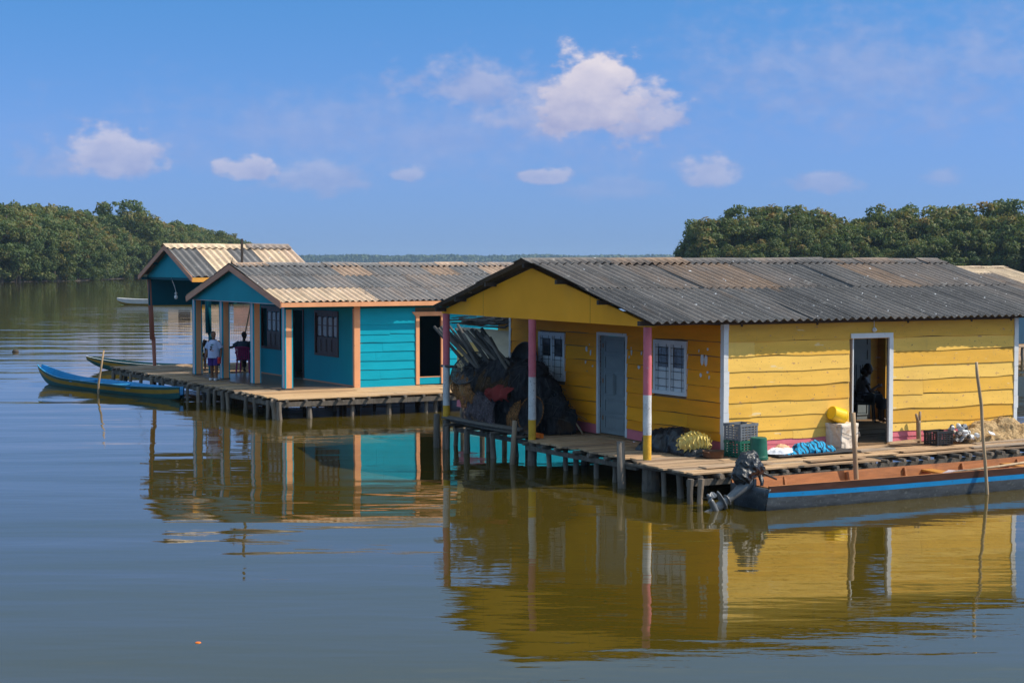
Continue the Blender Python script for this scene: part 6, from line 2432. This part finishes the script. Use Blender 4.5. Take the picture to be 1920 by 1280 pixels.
def tree_kind(seed, H, rad):
    me = crown_mesh(seed, H, rad).mesh('crown', recalc=False)
    me.materials.append(M_LEAF)
    r = random.Random(seed)
    mb = MB()
    mb.tube([(0, 0, -.5), (r.uniform(-.2, .2), 0, H * .3), (r.uniform(-.5, .5), r.uniform(-.5, .5), H * .6), (0, 0, H * .88)], [.26, .2, .14, .05], 8)
    for i in range(9):
        a = r.uniform(0, 6.28)
        z = H * r.uniform(.25, .7)
        L_ = rad * r.uniform(.5, .9)
        mb.tube([(0, 0, z), (L_ * .5 * math.cos(a), L_ * .5 * math.sin(a), z + L_ * .35), (L_ * math.cos(a), L_ * math.sin(a), z + L_ * .55)], [.10, .07, .03], 6)
    for i in range(7):
        a = 6.28 * i / 7
        mb.tube([(0, 0, 1.5), (.7 * math.cos(a), .7 * math.sin(a), .9), (1.1 * math.cos(a), 1.1 * math.sin(a), -.4)], [.07, .06, .05], 6)
    mt = mb.mesh('trunk')
    mt.materials.append(M_BARK)
    return me, mt


KINDS = [tree_kind(200 + i, H, rd) for i, (H, rd) in enumerate(((12, 4.6), (11, 5.2), (13, 4.4), (10, 5.0), (12.5, 5.4), (11.5, 4.2)))]
KH = (12, 11, 13, 10, 12.5, 11.5)


def tree(x, y, h, label, group, r):
    k = r.randrange(6)
    o = empty('mangrove_tree', (x, y, 0), r.uniform(0, 6.28), label, 'tree', group)
    s = h / KH[k]
    o.scale = (s * r.uniform(.9, 1.15), s * r.uniform(.9, 1.15), s)
    for nm, me in (('crown', KINDS[k][0]), ('trunk', KINDS[k][1])):
        c = bpy.data.objects.new(nm, me)
        COL.objects.link(c)
        c.parent = o
    return o


def lerp_tab(tab, x):
    for (a, b_) in zip(tab[:-1], tab[1:]):
        if a[0] <= x <= b_[0]:
            f = (x - a[0]) / (b_[0] - a[0])
            return [p + (q - p) * f for p, q in zip(a[1:], b_[1:])]
    return list(tab[0][1:] if x < tab[0][0] else tab[-1][1:])


r = random.Random(31)
# left shore: distance along the shore -> x, y, height
LS = [(0, -135, 318, 18.1), (1, -112, 335, 18.3), (2, -100, 345, 18.0), (3, -92, 362, 16.4), (4, -93, 412, 18.2), (5, -86, 430, 17.0), (6, -83, 475, 16.2), (7, -79, 510, 14.8), (8, -80, 535, 10.5)]
LL = 'dense olive green mangrove tree in the stand on the left shore'
for row in range(3):
    t = 0.0
    while t < 7.9:
        x, y, h = lerp_tab(LS, t)
        nx_, ny_, _ = lerp_tab(LS, min(8, t + .05))
        dx, dy = nx_ - x, ny_ - y
        ln = math.hypot(dx, dy) or 1
        step = 5.6 / (ln / .05)
        px, py = -dy / ln, dx / ln
        hh = h * (r.uniform(.52, .72) if row == 0 else r.uniform(.74, .90) if row == 1 else r.uniform(.86, 1.02))
        off = row * 6.5 + r.uniform(-1.5, 1.5)
        tree(x + px * off + r.uniform(-1, 1), y + py * off + r.uniform(-1, 1), hh, LL, 'mangrove trees on the left shore', r)
        t += step * r.uniform(.8, 1.2)
tree(-93.5, 424, 19.4, 'tallest mangrove of the left shore, its round head standing clear above the others', None, r)
# right shore
RSH = [(0, 28.4, 262, 8.6), (1, 31, 259, 12.2), (2, 38, 258, 13.5), (3, 46, 258, 12.8), (4, 52, 258, 11.7), (5, 60, 258, 13.9), (6, 70, 258, 13.3), (7, 76, 256, 13.9), (8, 92, 250, 14.8), (9, 110, 240, 14.8)]
RL = 'dense dark green mangrove tree in the stand on the right shore behind the roofs'
for row in range(3):
    t = 0.0 + .2 * row
    while t < 9:
        x, y, h = lerp_tab(RSH, t)
        hh = h * (r.uniform(.52, .72) if row == 0 else r.uniform(.76, .90) if row == 1 else r.uniform(.88, 1.02))
        tree(x + r.uniform(-1, 1), y + row * 5.5 + r.uniform(-1.5, 1.5), hh, RL, 'mangrove trees on the right shore', r)
        t += r.uniform(.42, .62)
# mud under them
mb = MB()
lp_ = [(p[1] + 2, p[2] + 3) for p in LS]
mb.prism(lp_ + [(-120, 640), (-400, 640), (-400, 320)], lambda p: Vector((p[0], p[1], .12)), lambda p: Vector((p[0], p[1], -.6)))
tag(mb.build('mud_bank', M_MUD), None, kind='structure')
mb = MB()
mb.prism([(22, 262), (40, 256), (115, 238), (300, 238), (300, 420), (22, 330)], lambda p: Vector((p[0], p[1], .12)), lambda p: Vector((p[0], p[1], -.6)))
tag(mb.build('mud_bank', M_MUD), None, kind='structure')
# far shore: a wood that reads as one band
r = random.Random(8)
mb = MB()
for i in range(26000):
    x = r.uniform(-1200, 1900)
    dpt = r.uniform(0, 60)
    top = 13.6 + 2.2 * mnoise.noise(Vector((x * .012, 0, 0))) + 1.8 * mnoise.noise(Vector((x * .05, 3, 0))) + 1.2 * mnoise.noise(Vector((x * .2, 7, 0)))
    z = top * r.random() ** .6
    p = Vector((x, 3200 + dpt, z))
    n = Vector((r.gauss(0, .6), -1, r.gauss(0, .6) + .4)).normalized()
    t = n.cross(Vector((r.gauss(0, 1), r.gauss(0, 1), r.gauss(0, 1)))).normalized()
    s = n.cross(t)
    L_, w = r.uniform(2.2, 4.2), r.uniform(1.5, 2.8)
    mb.add([p - t * L_, p + s * w, p + t * L_, p - s * w], [(0, 1, 2, 3)], r.random())
tag(mb.build('far_treeline', M_FAR, None, recalc=False), 'low hazy band of trees along the far shore on the horizon', 'trees', kind='stuff')
mb = MB()
mb.span((-1500, 3202, -.5), (2300, 3300, .3))
tag(mb.build('far_bank', M_MUD), None, kind='structure')

# ------------------------------------------------------------------ haze
if HAZE > 0:
    mb = MB()
    mb.span((-2200, -60, -1), (2600, 3400, 26))
    hm = bpy.data.materials.new('haze_air')
    hm.use_nodes = True
    nt = hm.node_tree
    nt.nodes.clear()
    out = nt.nodes.new('ShaderNodeOutputMaterial')
    pv = nt.nodes.new('ShaderNodeVolumePrincipled')
    pv.inputs['Color'].default_value = (.52, .74, 1.0, 1)
    pv.inputs['Density'].default_value = HAZE
    pv.inputs['Anisotropy'].default_value = 0.2
    nt.links.new(pv.outputs[0], out.inputs['Volume'])
    tag(mb.build('haze', hm), 'thin blue haze over the lagoon', 'haze', kind='stuff')
